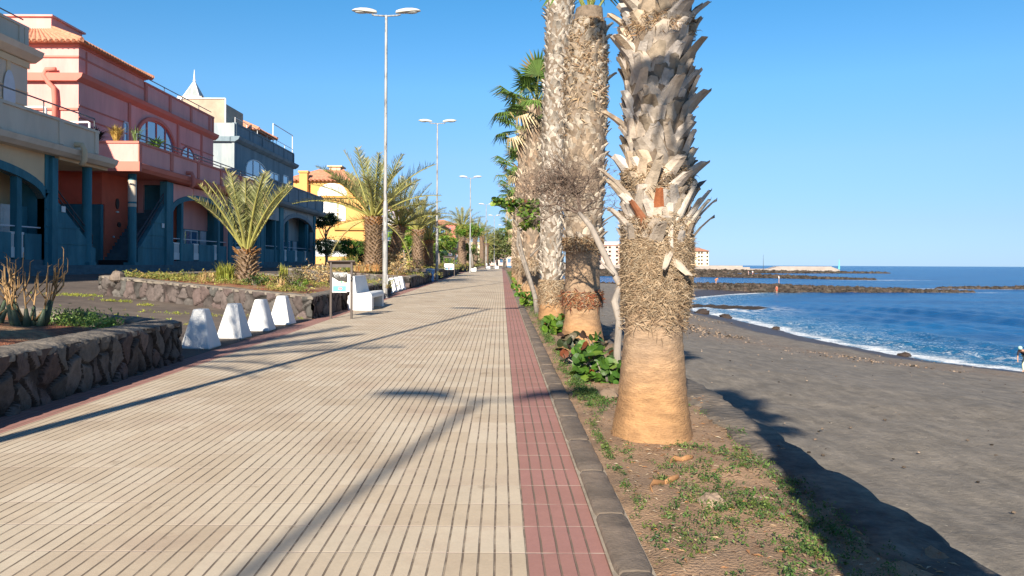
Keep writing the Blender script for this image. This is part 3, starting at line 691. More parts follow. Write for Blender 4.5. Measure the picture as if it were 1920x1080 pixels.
def stair_wall(o, ya, yb, zlow, zhigh, label=None):
    """raking solid balustrade from ya (low) to yb (high) with two handrails"""
    mb = MB(); s_ = 1 if yb > ya else -1
    mb.prism_x([(ya, .9), (ya, zlow), (ya+s_*.3, zlow+.1), (yb, zhigh), (yb, .9)][::s_], F-.24, F)
    mb.build('stair_wall', m_teal, o)
    mb = MB()
    for k in range(3): 
        z = 2.3+.72*k; t0 = (z+.05-zlow)/(zhigh-zlow); a = ya if t0 < 0 else ya+(yb-ya)*t0
        if t0 < .95: mb.box(F+.001, F+.03, min(a, yb), max(a, yb), z, z+.06)
    mb.build('band', m_teal, o)
    mb = MB()
    for h in (.32, .62): mb.bar((F-.1, ya+s_*.1, zlow+h), (F-.1, yb, zhigh+h), .03)
    for t in (.03, .5, .97): y = ya+(yb-ya)*t; z = zlow+(zhigh-zlow)*t; mb.bar((F-.1, y, z), (F-.1, y, z+.62), .025)
    mb.build('handrail', m_rail, o)
def column(o, y, patch=False, z1=6.2):
    mb = MB(); mb.tube([(F-.1, y, 1.3), (F-.1, y, z1)], .21, 16); mb.box(F-.4, F+.2, y-.3, y+.3, 1.0, 1.5); c = mb.build('column', m_teal, o, smooth=False)
    if patch:
        mb = MB(); mb.tube([(F-.1, y, 4.72), (F-.1, y, 5.85)], .217, 16); mb.tube([(F-.1, y, 4.45), (F-.1, y, 4.62)], .217, 16); mb.build('sunlit_band', m_creamg, c)  # pale sleeves paint the sunlight falling near the column top
def downpipe(o, x, y, z, m, k=1.0):
    mb = MB(); mb.tube([(x-.5, y, z+.55), (x-.05, y, z+.62), (x+.30, y, z+.60), (x+.42, y, z+.35), (x+.42, y, z-.05), (x+.28, y, z-.30)], .12*k, 12); mb.build('downpipe', m, o, smooth=True)
def tile_roof(o, x0, x1, y0, y1, z0, ix0, ix1, iy0, iy1, z1, m=None, res=.3):
    """hipped roof with real pantile ridges running down each slope"""
    mb = MB(); A = [Vector((x0,y0,z0)), Vector((x1,y0,z0)), Vector((x1,y1,z0)), Vector((x0,y1,z0))]; B = [Vector((ix0,iy0,z1)), Vector((ix1,iy0,z1)), Vector((ix1,iy1,z1)), Vector((ix0,iy1,z1))]
    for i in range(4):
        a, b_, c, d = A[i], A[(i+1)%4], B[(i+1)%4], B[i]; L_ = (b_-a).length; n = max(4, int(L_/res)); nn = (b_-a).cross(d-a).normalized()
        rows = []
        for k in range(n*4+1):
            t = k/(n*4); lo = a.lerp(b_, t); hi = d.lerp(c, t); h = .07*abs(math.sin(math.pi*t*n)) ; rows.append([tuple(lo.lerp(hi, q/6)+nn*(h+.02*(q % 2))) for q in range(7)])
        mb.grid(np.array(rows))
        for k in range(n):                      # rounded tile ends at the eave
            p = a.lerp(b_, (k+.5)/n); d_ = (d-a).normalized(); mb.tube([tuple(p-Vector((0,0,.03))), tuple(p-Vector((0,0,.03))+(hi-lo).normalized()*.25)], res*.36, 6)
    mb.add([tuple(p-Vector((0,0,.08))) for p in A], [(3,2,1,0)])
    for i in range(4): mb.tube([tuple(A[i]+Vector((0,0,.06))), tuple(B[i]+Vector((0,0,.08)))], .11, 8)
    return mb.build('roof', m or m_tile, o)

GRP = 'terraced holiday houses along the promenade'
# ===== cream house
o = empty('terrace_house', (0,0,0), 'cream terraced house with teal arches at the left edge', 'house', GRP)
mb = MB(); p = arch_wall(mb, -4, 33.4, 1.6, 6.15, 23.4, 32.75, 4.2, 1.0, F-.3, F); mb.build('wall', m_cream, o)
mb = MB(); arch_trim(mb, p, F-.32, F+.05, .34); mb.build('arch', m_teal, o)
mb = MB(); mb.box(F-.31, F+.05, 32.75, 33.42, 1.0, 6.15); mb.box(F+.05, F+.2, 33.0, 33.42, 1.0, 6.0); mb.box(F-.3, F+.052, 22.6, 23.4, 1, 6.15); mb.build('pillar', m_teal, o)
mb = MB(); 
for k in range(4): mb.box(F+.052, F+.09, 32.78, 33.0, 2.3+.72*k, 2.36+.72*k)
mb.build('band', m_teal, o)
bay_infill(o, 23.4, 32.7, m_cream, m_teal, ((7.3, 1.0), (1, 1)), gates=(.2, .50, .83)); 
mb = MB(); mb.box(-22.5, F-.3, 32.8, 33.1, 1.6, 6.2); mb.box(-22.5, F-.3, 22.5, 23.0, 1.6, 6.2); mb.build('side_wall', m_cream, o)
mb = MB(); mb.box(-34, UP, -4, 37.2, 6.2, 11.2); mb.build('upper_wall', m_creamg, o)
mb = MB()
for y in (31.5, 35.6): mb.box(UP+.002, UP+.06, y, y+.25, 8.2, 11.0)
for z in (8.35, 9.0, 9.65): mb.box(UP+.002, UP+.05, 30, 37.2, z, z+.05)
mb.box(UP+.002, UP+.09, -4, 37.25, 10.85, 11.15); mb.build('band', m_cream, o)
mb = MB(); mb.prism_y([(UP-.3, 11.2), (UP+.15, 11.2), (UP+.5, 11.45), (UP+.6, 11.72), (UP-.3, 11.72)], -4, 37.6); mb.build('upper_cornice', m_creamg, o)
parapet(o, -34, UP, -4, 37.2, 11.75, 12.75, m_creamg, m_creamg, 4.5)
railing(o, UP-.1, -4, 37, 12.87, .3, 1)
mb = MB()                                     # oval perforated vent
mb.tube([(UP+.01, 36.1, 8.9), (UP+.08, 36.1, 8.9)], .01, 6)
pts = [(UP+.07, 35.75+.45*math.cos(a*math.pi/10), 9.3+1.15*math.sin(a*math.pi/10)) for a in range(20)]; mb.add(pts, [tuple(range(20))]); mb.build('vent', m_pale, o)
mb = MB(); mb.box(-34, F+.25, -4, 36.4, 6.15, 6.38); mb.build('terrace_floor', m_cream, o)
mb = MB(); mb.box(-23.4, F+.2, 33.5, 37.6, 5.98, 6.15); mb.build('soffit', m_cream, o)
gutter(o, -19.0, -4, 37.6, 6.12, m_creamg, x_in=-22)
parapet(o, -22.9, -19.0, -4, 36.1, 6.56, 7.55, m_creamg, m_creamg, 4.1)
railing(o, -19.1, -4, 36.0, 7.67, .55, 1, 4.0, m_rail)
mb = MB()
for y in (32.2, 35.6): mb.tube([(-19.12, y, 7.67), (-19.12, y, 7.95), (-19.2, y+.02, 8.0), (-20.7, y+.1, 8.0)], .05, 8)
mb.build('awning_bracket', m_white, o)
downpipe(o, -19.0, 34.2, 6.12, m_cream)
mb = MB(); mb.box(F-.75, F-.68, 31.0, 31.95, 1.6, 3.85); mb.box(F-.68, F-.655, 31.1, 31.85, 2.9, 3.7); mb.box(F-.68, F-.655, 31.1, 31.85, 1.8, 2.7); mb.build('door', m_white, o)
mb = MB(); mb.box(F-.74, F-.69, 31.96, 32.7, 1.6, 3.85); mb.build('door_surround', m_teal, o)
stair_wall(o, 36.9, 33.45, 2.15, 4.35); column(o, 36.3)
mb = MB(); mb.box(F+.03, F+.06, 33.95, 34.25, 3.72, 3.98); mb.build('number_plate', m_white, o)
stair(o, -21.2, F-.26, 36.7, 12, -1)
# ===== pink house
o = empty('terrace_house', (0,0,0), 'salmon pink terraced house with tiled tower roof and outside stairs', 'house', GRP)
mb = MB(); mb.box(-30, -21.35, 41, 41.3, 4.62, 6.4); mb.box(-21.65, -21.35, 41.3, 47, 1.6, 6.4); mb.box(-23.9, -23.6, 33.4, 41, 4.6, 6.4); mb.box(-21.35, F-.4, 47, 47.3, 1.6, 6.4); mb.build('stair_recess_wall', m_red, o)
mb = MB(); mb.box(-30, -21.4, 40.98, 41.28, 1.2, 4.6); mb.box(-23.88, -23.6, 33.4, 40.97, 1.2, 4.59); mb.build('recess_base_wall', m_teal, o)
for (y, z, a, b_, mm) in ((42.6, 4.75, .16, .30, m_brown), (42.6, 4.3, .15, .05, m_white), (42.8, 3.6, .16, .14, m_brown), (42.2, 2.9, .06, .06, m_white)):
    mb = MB(); mb.tube([(-21.34, y, z), (-21.28, y, z)], 1, 14); 
    mb.v = [(x_, y+(yy_-y)*a, z+(zz_-z)*b_) for x_, yy_, zz_ in mb.v]; mb.build('wall_ornament', mm, o)
stair(o, -21.34, F-.26, 41.3, 20, 1, z0=1.6, tread=.27, rise=.2)
mb = MB(); mb.box(-21.3, F-.3, 40.6, 41.25, 1.2, 1.62); mb.build('door_mat', m_dark, o)
stair_wall(o, 41.2, 44.6, 2.3, 4.95); column(o, 40.75, True)
mb = MB(); mb.box(F+.032, F+.06, 44.0, 44.3, 3.5, 3.75); mb.build('number_plate', m_white, o)
mb = MB(); mb.box(F-.3, F+.1, 44.5, 45.4, 1.0, 6.2); mb.box(F-.3, F+.1, 54.75, 55.5, 1, 6.2); mb.box(F-.3, F+.1, 61.0, 61.8, 1, 6.2); mb.build('pillar', m_teal, o)
mb = MB(); p = arch_wall(mb, 45.41, 54.74, 1.6, 6.2, 45.45, 54.7, 4.5, 1.0, F-.3, F); p2 = arch_wall(mb, 55.51, 60.99, 4, 6.2, 55.55, 60.95, 4.7, .6, F-.3, F)
for y in (48.6, 52.2, 57.5): mb.box(F+.001, F+.04, y, y+.16, 5.75, 6.2)
mb.build('wall', m_pink, o)
mb = MB(); arch_trim(mb, p, F-.32, F+.07, .3); mb.build('arch', m_teal, o); mb = MB(); arch_trim(mb, p2, F-.32, F+.07, .3); mb.build('arch', m_teal, o)
bay_infill(o, 45.45, 54.7, m_pink, m_teal, ((2.9, 1.0), (4.1, .8), (7.9, 1.0)), gates=(.10, .42, .80))
bay_infill(o, 55.5, 61.0, m_pink, m_teal, ((.6, .9), (3.4, 1.0)), gates=(.3,))
mb = MB(); mb.box(-34, UP, 41.7, 61.2, 6.4, 11.5); mb.build('upper_wall', m_pink, o)
mb = MB()
for z in (9.35, 10.0): mb.box(UP+.002, UP+.05, 41.7, 47.2, z, z+.07); mb.box(UP+.002, UP+.05, 55.0, 61.2, z, z+.07)
for y in (47.2, 54.3, 58.6): mb.box(UP+.002, UP+.08, y, y+.28, 8, 11.4)
for z in (9.75,): mb.box(-33, UP, 41.62, 41.69, z, z+.12)
mb.build('band', m_pinkt, o)
window(o, UP, 48.3, 53.7, 8.4, 10.75, m_pinkt, 4, 1.0); window(o, UP, 46.6, 47.1, 8.4, 10.0, m_pale, 1); window(o, UP, 55.0, 57.4, 8.2, 9.9, m_pinkt, 2, .9); 
mb = MB(); n = 18; pts = [(48.1+5.8*i/n, 8.4+2.45*math.sqrt(max(0, 1-((i/n-.5)*2)**2))**.75) for i in range(n+1)]; arch_trim(mb, pts, UP+.01, UP+.16, .22); mb.build('window_arch', m_pinkt, o)
mb = MB(); mb.prism_y([(UP-.3, 11.3), (UP+.05, 11.3), (UP+.3, 11.5), (UP+.38, 11.72), (UP-.3, 11.72)], 41.4, 61.5); mb.box(-34, UP-.3, 41.4, 41.7, 11.3, 11.72); mb.build('upper_cornice', m_pinkt, o)
mb = MB(); mb.box(-34, UP, 41.7, 49.3, 11.73, 13.35); mb.build('tower_wall', m_pink, o)
mb = MB(); mb.box(-34, UP+.1, 41.55, 49.4, 13.2, 13.36); mb.box(-34, UP+.04, 41.62, 49.3, 12.6, 12.7); mb.box(UP+.002, UP+.05, 42.4, 42.5, 11.9, 13.1); mb.build('band', m_pinkt, o)
parapet(o, -34, UP, 49.4, 61.2, 11.73, 13.0, m_pink, m_pinkt, 3.6, False); railing(o, UP-.1, 49.5, 61, 13.12, .35, 1)
tile_roof(o, -32, UP+.45, 41.2, 49.7, 13.42, -29, -25.6, 43.6, 47, 14.75)
mb = MB(); mb.box(-28.6, -25.5, 43.4, 46.6, 14.3, 15.35); mb.box(-28.75, -25.35, 43.25, 46.75, 15.35, 15.45); mb.blob((-27.05, 45, 15.4), 1.35, (1, 1, .3), 14, 8, 0); mb.build('chimney', m_pink, o)
mb = MB(); mb.box(-34, F, 40.1, 61.2, 6.38, 6.46); mb.build('terrace_floor', m_pink, o)
gutter(o, -19.0, 40.1, 61.6, 6.3, m_pinkt, x_in=-23)
mb = MB(); mb.box(-22.8, -18.8, 39.85, 40.1, 6.25, 6.75); mb.build('end_cornice', m_pinkt, o)
parapet(o, -23.4, -19.0, 40.1, 61.2, 6.75, 7.72, m_pink, m_pinkt, 3.9)
railing(o, -19.1, 40.2, 61, 7.84, .4, 2, 4.0)
downpipe(o, -19.0, 46.3, 6.3, m_pinkt)
mb = MB(); x, y = -24.6, 41.45; mb.tube([(x+.5, y, 11.9), (x, y, 11.9), (x-.15, y, 11.6), (x+.1, y, 11.2), (x+.4, y, 10.9), (x+.45, y, 10.3), (x+.45, y, 7)], .13, 10); mb.build('downpipe', m_pinkt, o, smooth=True)
# balcony plants
def tuft(mb, c, n, h, spread, col, w=.03, seed=0):
    r_ = random.Random(seed)
    for i in range(n):
        a = r_.uniform(0, 2*math.pi); l = h*r_.uniform(.5, 1); s_ = spread*r_.uniform(.2, 1); b = Vector(c)+Vector((r_.uniform(-.1, .1)*spread, r_.uniform(-.1, .1)*spread, 0)); d = Vector((math.cos(a), math.sin(a), 0)); k = r_.uniform(.7, 1.35)
        m1 = b+d*s_*.4+Vector((0,0,l*.65)); e = b+d*s_+Vector((0,0,l*r_.uniform(.7, 1))); sd_ = Vector((-d.y, d.x, 0))*w
        cc = shade(col, k); mb.add([tuple(b-sd_), tuple(b+sd_), tuple(m1+sd_*.8), tuple(m1-sd_*.8), tuple(e)], [(0,1,2,3), (3,2,4)], cc)
def pot(loc, label, col, h, spread, n, seed, w=.03, potc=None):
    o_ = empty('potted_plant', loc, label, 'plant', 'potted plants on the pink terrace')
    mb_ = MB(); mb_.tube([(0,0,0),(0,0,.05),(0,0,.38),(0,0,.42)], [.17,.19,.26,.28], 12); mb_.build('pot', potc or m_tile, o_)
    mb_ = MB(); tuft(mb_, (0,0,.4), n, h, spread, col, w, seed); mb_.build('foliage', m_leaf, o_); return o_
pot((-19.6, 41.1, 7.4), 'spiky green agave-like plant at the near end of the pink terrace', (.20, .28, .10), 1.2, .7, 60, 1)
pot((-20.4, 40.6, 7.4), 'yellow dried bushy plant on the pink terrace', (.50, .36, .10), 1.1, .7, 220, 2)
pot((-19.4, 43.0, 7.4), 'low leafy green plant on the pink terrace parapet', (.16, .30, .07), .8, .9, 110, 3, .06)
pot((-21.6, 40.7, 7.4), 'dark leafy plant beside the cream terrace end', (.035, .04, .025), .9, .9, 200, 4, .06)
# ===== grey house
o = empty('terrace_house', (0,0,0), 'slate grey terraced house with white spired skylight on its roof', 'house', GRP)
G0 = 61.8
mb = MB(); p = arch_wall(mb, 67.8, 80.2, 1.6, 6.4, 68.5, 79.3, 4.7, 1.15, F-.3, F); mb.box(F-.3, F, G0, 67.8, 5.2, 6.4)
for y in (69, 73, 77): mb.box(F+.001, F+.04, y, y+.2, 6.0, 6.4)
mb.build('wall', m_grey, o)
mb = MB(); arch_trim(mb, p, F-.32, F+.07, .34); mb.build('arch', m_greyd, o)
mb = MB(); mb.box(F-.3, F+.1, 67.3, 68.4, 1.0, 6.4); mb.box(F-.3, F+.1, 79.4, 80.2, 1, 6.4); mb.box(F-.3, F+.1, 62, 62.7, 1, 6.4); mb.build('pillar', m_teal, o)
bay_infill(o, 68.5, 79.3, m_grey, m_teal, ((3.0, 1.2), (4.5, .5), (8.6, 1.3)), gates=(.12, .45, .78)); bay_infill(o, 62.7, 67.2, m_grey, m_teal, ((.8, .9), (2.8, .9)), gates=())
mb = MB(); mb.box(-34, -22.7, 65.5, 83.7, 6.6, 11.9); mb.build('upper_wall', m_greyd, o)
mb = MB(); mb.box(-34, -22.72, 65.2, 65.49, 6.6, 13.4); mb.build('end_wall', m_grey, o)
window(o, -22.7, 79.6, 81.4, 8.2, 10.6, m_white, 1); window(o, -22.7, 68, 74, 8.2, 10.9, m_white, 3, 1.0); window(o, -22.7, 75, 78, 8.2, 10.4, m_white, 2)
mb = MB(); mb.prism_y([(-23, 11.8), (-22.6, 11.8), (-22.3, 12.0), (-22.2, 12.25), (-23, 12.25)], 65, 84.2); mb.box(-34, -23.0, 64.9, 65.19, 11.8, 12.2); mb.build('upper_cornice', m_greyd, o)
parapet(o, -34, -22.7, 65.5, 83.7, 12.25, 13.35, m_greyd, m_greyd, 3.6, False); railing(o, -22.8, 65.6, 83.6, 13.47, .45, 1, 3.0, m_white)
mb = MB()                                   # white tubular roof frames
mb.bar((-22.8, 76.5, 13.5), (-22.8, 76.5, 15.4), .05); mb.bar((-22.8, 76.5, 15.4), (-22.8, 83.6, 15.4), .05); mb.bar((-22.8, 83.6, 13.4), (-22.8, 83.6, 15.4), .05)
mb.build('pergola_frame', m_white, o)
mb = MB(); mb.box(-29.5, -23.8, 66.0, 66.2, 13.4, 15.6); mb.box(-23.95, -23.8, 66.2, 70.6, 13.4, 15.2); mb.build('roof_screen', mat('tan_screen', (.42, .33, .24), .7, .25, .6), o)
mb = MB(); mb.bar((-29.5, 65.95, 15.62), (-23.75, 65.95, 15.62), .06); mb.bar((-23.75, 65.95, 13.3), (-23.75, 65.95, 15.62), .06); mb.bar((-27.6, 65.95, 13.3), (-27.6, 65.95, 15.62), .05); mb.build('screen_frame', m_white, o)
tile_roof(o, -31, -22.6, 71.5, 77.5, 14.0, -29, -25.5, 73.5, 75.5, 15.3)
mb = MB(); mb.box(-30.8, -23.2, 72, 77, 13.2, 14.0); mb.build('tower_wall', m_grey, o)
mb = MB(); mb.box(-28.0, -26.2, 66.7, 68.5, 13.4, 15.75); mb.box(-28.15, -26.05, 66.55, 68.65, 15.75, 15.95); mb.build('skylight_base', m_creamg, o)
sk = MB(); c = (-27.1, 67.6); q = [(-27.8, 66.9, 15.96), (-26.4, 66.9, 15.96), (-26.4, 68.3, 15.96), (-27.8, 68.3, 15.96)]; tp = (c[0], c[1], 17.5)
sk.add(q+[tp], [(0,1,4),(1,2,4),(2,3,4),(3,0,4)]); sky_o = sk.build('skylight', mat('skylight_glass', (.30, .33, .32), .25, .1, 2, spec=.6), o)
fr = MB()
for a in q: fr.bar(a, tp, .06)
for i in range(4):
    m_ = [(q[i][k]+q[(i+1)%4][k])/2 for k in range(3)]; fr.bar(m_, tp, .045); fr.bar(q[i], q[(i+1)%4], .08)
fr.tube([tp, (c[0], c[1], 17.6), (c[0], c[1], 18.5)], [.15, .09, .02], 8); fr.build('frame', m_white, sky_o)
mb = MB(); mb.box(-34, F, G0, 82, 6.38, 6.5); mb.build('terrace_floor', m_grey, o)
gutter(o, -19.0, G0, 82.2, 6.5, m_greyd, x_in=-23)
parapet(o, -22.7, -19.0, G0, 81.7, 6.95, 8.35, m_greyd, m_greyd, 3.3)
mb = MB(); mb.box(-23.5, -19.1, 80.6, 81.6, 8.36, 8.6); mb.build('terrace_canopy', m_grey, o)
# ===== yellow house
def big_house(label, x0, x1, y0, y1, z0, z1, body, tiers=(), roofz=None):
    o = empty('house', (0,0,0), label, 'house', 'houses farther along the promenade')
    mb = MB(); mb.box(x0, x1, y0, y1, z0, z1); mb.build('wall', body, o); return o
o = empty('corner_house', (0,0,0), 'ochre yellow house with orange hipped roof and arched white windows', 'house')
mb = MB(); mb.box(-40, -20.4, 115, 131, 1.3, 11.3); mb.build('wall', m_yellow, o)
mb = MB(); mb.box(-40, -22.4, 115.6, 129, 11.5, 13.8); mb.build('upper_wall', m_yellow, o)
mb = MB(); mb.box(-40, -20.1, 114.7, 131.2, 11.3, 11.5); mb.box(-25.0, -20.3, 114.6, 114.98, 6.5, 6.85); mb.box(-40, -22.2, 115.4, 129.2, 13.8, 13.95); mb.box(-24.6, -24.4, 114.93, 114.98, 6.9, 11.1); mb.build('band', mat('ochre_trim', (.62, .30, .08), .85, .1, 1), o)
mb = MB(); mb.box(-30.2, -29.0, 114.5, 115.5, 8.0, 15.0); mb.box(-30.35, -28.85, 114.35, 115.65, 15.0, 15.3); mb.build('pilaster', m_yellow, o)
tile_roof(o, -32.5, -22.2, 114.9, 129.6, 14.0, -28, -24.5, 118.6, 125, 15.9, res=.6)
mb = MB(); mb.box(-26.6, -24.9, 118.5, 121, 15.3, 16.4); mb.box(-26.9, -24.6, 118.2, 121.3, 16.4, 16.6); mb.build('chimney', m_cream, o)
def fwin(o, x0, x1, y, z0, z1, arch, nx, nz_):
    n = 16; c = (x0+x1)/2; hw = (x1-x0)/2; g = MB(); f = MB()
    top = lambda x: z1-arch+arch*math.sqrt(max(0, 1-((x-c)/hw)**2))
    pts = [(x0, z0), (x1, z0)]+[(x0+(x1-x0)*i/n, top(x0+(x1-x0)*i/n)) for i in range(n, -1, -1)]
    g.add([(x, y-.03, z) for x, z in pts], [tuple(range(len(pts)))])
    for i in range(nx+1): x = x0+(x1-x0)*i/nx; f.box(x-.06, x+.06, y-.12, y-.04, z0, top(min(max(x, x0+.05), x1-.05)))
    for j in range(nz_+1): z = z0+(z1-arch-z0)*j/nz_; f.box(x0, x1, y-.13, y-.045, z-.05, z+.05)
    for i in range(n):
        a, b_ = x0+(x1-x0)*i/n, x0+(x1-x0)*(i+1)/n; f.add([(a,y-.12,top(a)),(b_,y-.12,top(b_)),(b_,y-.12,top(b_)+.16),(a,y-.12,top(a)+.16),(a,y-.02,top(a)),(b_,y-.02,top(b_)),(b_,y-.02,top(b_)+.16),(a,y-.02,top(a)+.16)], [(0,1,2,3),(3,2,6,7),(4,5,1,0)])
    w_ = f.build('window', m_white, o); g.build('pane', mat('curtained_glass', (.62, .63, .62), .3, .12, 1.2, spec=.5), w_)
fwin(o, -27.6, -23.4, 115.6, 11.75, 13.4, 1.3, 5, 1); fwin(o, -27.9, -23.4, 115, 7.9, 10.6, .9, 5, 3); fwin(o, -27.8, -23.2, 115, 2.6, 4.9, .9, 5, 2)
mb = MB()
for a, b_ in ((117, 119), (121, 124)): mb.box(-20.42, -20.3, a, b_, 8, 10.5)
mb.build('side_window', m_glass, o)
# ===== farther houses
def far_house(label, x0, x1, y0, y1, z0, z1, body, roof=None, floors=3, n=4, group='houses farther along the promenade'):
    o = empty('house', (0,0,0), label, 'house', group)
    mb = MB(); mb.box(x0, x1, y0, y1, z0, z1); mb.build('wall', body, o)
    H = (z1-z0)/floors
    for j in range(floors):
        for i in range(3):
            mb = MB(); x = x0+(x1-x0)*(i+.3)/3; mb.box(x, x+(x1-x0)*.14, y0-.05, y0-.01, z0+H*(j+.3), z0+H*(j+.75)); mb.build('window', m_glass, o)
        for i in range(n):
            mb = MB(); y = y0+(y1-y0)*(i+.25)/n; mb.box(x1+.01, x1+.06, y, y+(y1-y0)*.5/n, z0+H*(j+.25), z0+H*(j+.78)); mb.build('window', m_glass, o)
    mb = MB(); mb.box(x0-.2, x1+.5, y0-.3, y1, z0+H*(floors-1)-.2, z0+H*(floors-1)+.1); mb.build('balcony', body, o)
    if roof: tile_roof(o, x0-.5, x1+.5, y0-.5, y1+.5, z1+.02, x0+(x1-x0)*.3, x1-(x1-x0)*.3, y0+(y1-y0)*.3, y1-(y1-y0)*.3, z1+2.2, roof, res=1.2)
    return o
m_lil = mat('lilac_render', (.50, .42, .50), .9, .08, .5); m_wht = mat('white_render', (.75, .73, .70), .9, .06, .5)
far_house('white and lilac house behind the twin palm trunks', -34, -20, 150, 175, 1.3, 12.4, m_lil, m_tile)
mb = MB(); mb.prism_x([(147.5, 9.0), (150, 9.0), (150, 10.4), (147.5, 9.2)], -26, -19.5); 
mb.v = [(x, y, z) for x, y, z in mb.v]; tag(mb.build('awning', m_wht), 'white awning on the lilac house front', 'awning')
far_house('orange-roofed peach house behind the leaning lamp-side palms', -36, -19.4, 200, 232, 1.4, 13.4, m_hp, m_tile)
far_house('lime green house with blue-grey glazing and a red roof', -36, -19.4, 245, 285, 1.4, 14.0, m_green, m_tile)
far_house('red and white house just beyond the green one', -36, -17.5, 292, 320, 1.4, 16.5, m_pinkt, m_tile)
far_house('small cream house with flat roof at the end of the row', -22, -9, 330, 350, 1.4, 11, m_hc, None)
far_house('pale pink house closing the view at the end of the promenade', -6, 6, 400, 425, .8, 15.5, m_hp, None)
far_house('white house at the vanishing point of the promenade', 6.5, 14, 380, 400, .8, 11, m_wht, m_tile)
mb = MB(); mb.box(-21, -18.6, 131.5, 300, 4.9, 5.4); 
sh = empty('shop_arcade', (0,0,0), 'shaded shop arcade with shade painted on its back wall along the far left side', 'arcade')
mb.build('canopy', m_teal, sh)
for i in range(12):
    mb = MB(); y = 133+14*i; mb.box(-19.2, -18.7, y, y+.8, 1.2, 4.9); mb.build('pillar', m_teal, sh)
mb = MB(); mb.box(-21.5, -21.05, 131.5, 300, 1.2, 5.6); mb.build('back_wall', m_dark, sh)  # near-black colour paints the shade inside the arcade
# ------------------------------------------------------------------ lamps
def make_lamp():
    H = 10.9
    o = empty('street_lamp', (0,0,0), 'x', 'street lamp', 'tall double-headed lamps along the promenade')
    mb = MB(); mb.tube([(0,0,-.05),(0,0,.05),(0,0,.06),(0,0,3.6),(0,0,3.75),(0,0,H)], [.13,.13,.10,.092,.068,.05], 14); mb.build('pole', m_metal, o, smooth=False)
    mb = MB(); mb.bbox(.07,.12,-.05,.05,.5,.9,.01); mb.build('hatch', m_metal, o)
    for s_ in (-1, 1):
        mb = MB(); mb.tube([(0,0,H-.03),(s_*.45,0,H),(s_*.55,0,H+.03)], .032, 8); mb.build('arm', m_metal, o)
        mb = MB(); rows = []
        prof = [(.36,.02,.04),(.38,.07,.09),(.52,.12,.13),(.75,.16,.155),(1.0,.165,.14),(1.2,.13,.09),(1.31,.06,.04)]
        for (x, wy, hz) in prof:
            zc = H+.10+.08*(x-.4); rows.append([(s_*x, wy*math.cos(a), zc+(hz if math.sin(a) > 0 else hz*.25)*math.sin(a)) for a in np.linspace(0, 2*math.pi, 17)])
        rows = [[(s_*.35,0,H+.1)]*17]+rows+[[(s_*1.33,0,H+.17)]*17]
        mb.grid(np.array(rows)); hd = mb.build('lamp_head', m_lampw, o, smooth=True)
        mb = MB(); mb.blob((s_*.95, 0, H+.125), .22, (1.25,.55,.28), 12, 6, 0); mb.build('lens', m_glass_l, hd, smooth=True)
    return o
lp = make_lamp()
LL = [(-4.48, 29.6, 'tallest lamp post in view, beside the white bench'), (-4.45, 53.0, 'second lamp post in view with a dark lower pole, by the blue bin'), (-3.6, 88.5, 'third lamp post, between the distant sign and the far bench'),
      (-2.6, 130, 'fourth lamp post in view, small, past the far white bench'), (-1.5, 160, 'fifth lamp post in view, before the end of the promenade'), (.45, 200, 'farthest lamp post, a thin line at the end of the promenade'),
      (-5.2, 1.4, 'lamp post beside the photographer whose shadow crosses the paving'), (-5.05, -13.8, 'lamp post behind the photographer that throws the long foreground shadow')]
for i, (x, y, lab) in enumerate(LL):
    if i == 0: lp.location = (x, y, gz(y)); lp['label'] = lab
    else: copy_tree(lp, (x, y, gz(y)), lab)
# ------------------------------------------------------------------ bollards
def make_bollard():
    o = empty('bollard', (0,0,0), 'x', 'bollard', 'white pyramid bollards')
    mb = MB(); vs = []
    lv = [(0, .235, .262), (.02, .245, .27), (.60, .107, .132), (.63, .10, .125), (.645, .085, .11)]
    for z, hx, hy in lv:
        c = .02 if z > 0 else .01; 
        vs += [(-hx+c,-hy,z),(hx-c,-hy,z),(hx,-hy+c,z),(hx,hy-c,z),(hx-c,hy,z),(-hx+c,hy,z),(-hx,hy-c,z),(-hx,-hy+c,z)]
    fs = [tuple(range(7,-1,-1)), tuple(range(32,40))]
    for k in range(4):
        for i in range(8): fs.append((k*8+i, k*8+(i+1)%8, k*8+8+(i+1)%8, k*8+8+i))
    mb.add(vs, fs); b_ = mb.build('body', m_white, o)
    mb = MB(); mb.box(-.25, .25, -.28, .28, -.12, .004); mb.build('footing', m_cope, o)
    return o
bo_ = make_bollard(); first = True
BB = [(-5.01, 12.83, 'first white pyramid bollard, touching the end of the near planter, dappled by frond shadow'), (-5.02, 14.45, 'second white pyramid bollard from the camera, a soft shadow across its top'),
      (-5.00, 15.98, 'third white pyramid bollard from the camera'), (-5.00, 17.55, 'fourth white pyramid bollard, next to the sunlit planter wall'),
      (-5.0, 33.6, 'white pyramid bollard just behind the tall lamp pole, first of the far set'), (-5.0, 35.1, 'second white pyramid bollard of the far set'), (-5.0, 36.6, 'third white pyramid bollard of the far set'), (-5.0, 38.1, 'last white pyramid bollard of the far set, against the dark planter')]
for x, y, lab in BB:
    if first: bo_.location = (x, y, gz(y)+.01); bo_['label'] = lab; first = False
    else:
        c = copy_tree(bo_, (x, y, gz(y)+.01), lab, rz=rnd(-.05, .05))
        if y > 33: c['group'] = 'white pyramid bollards in the second gap'
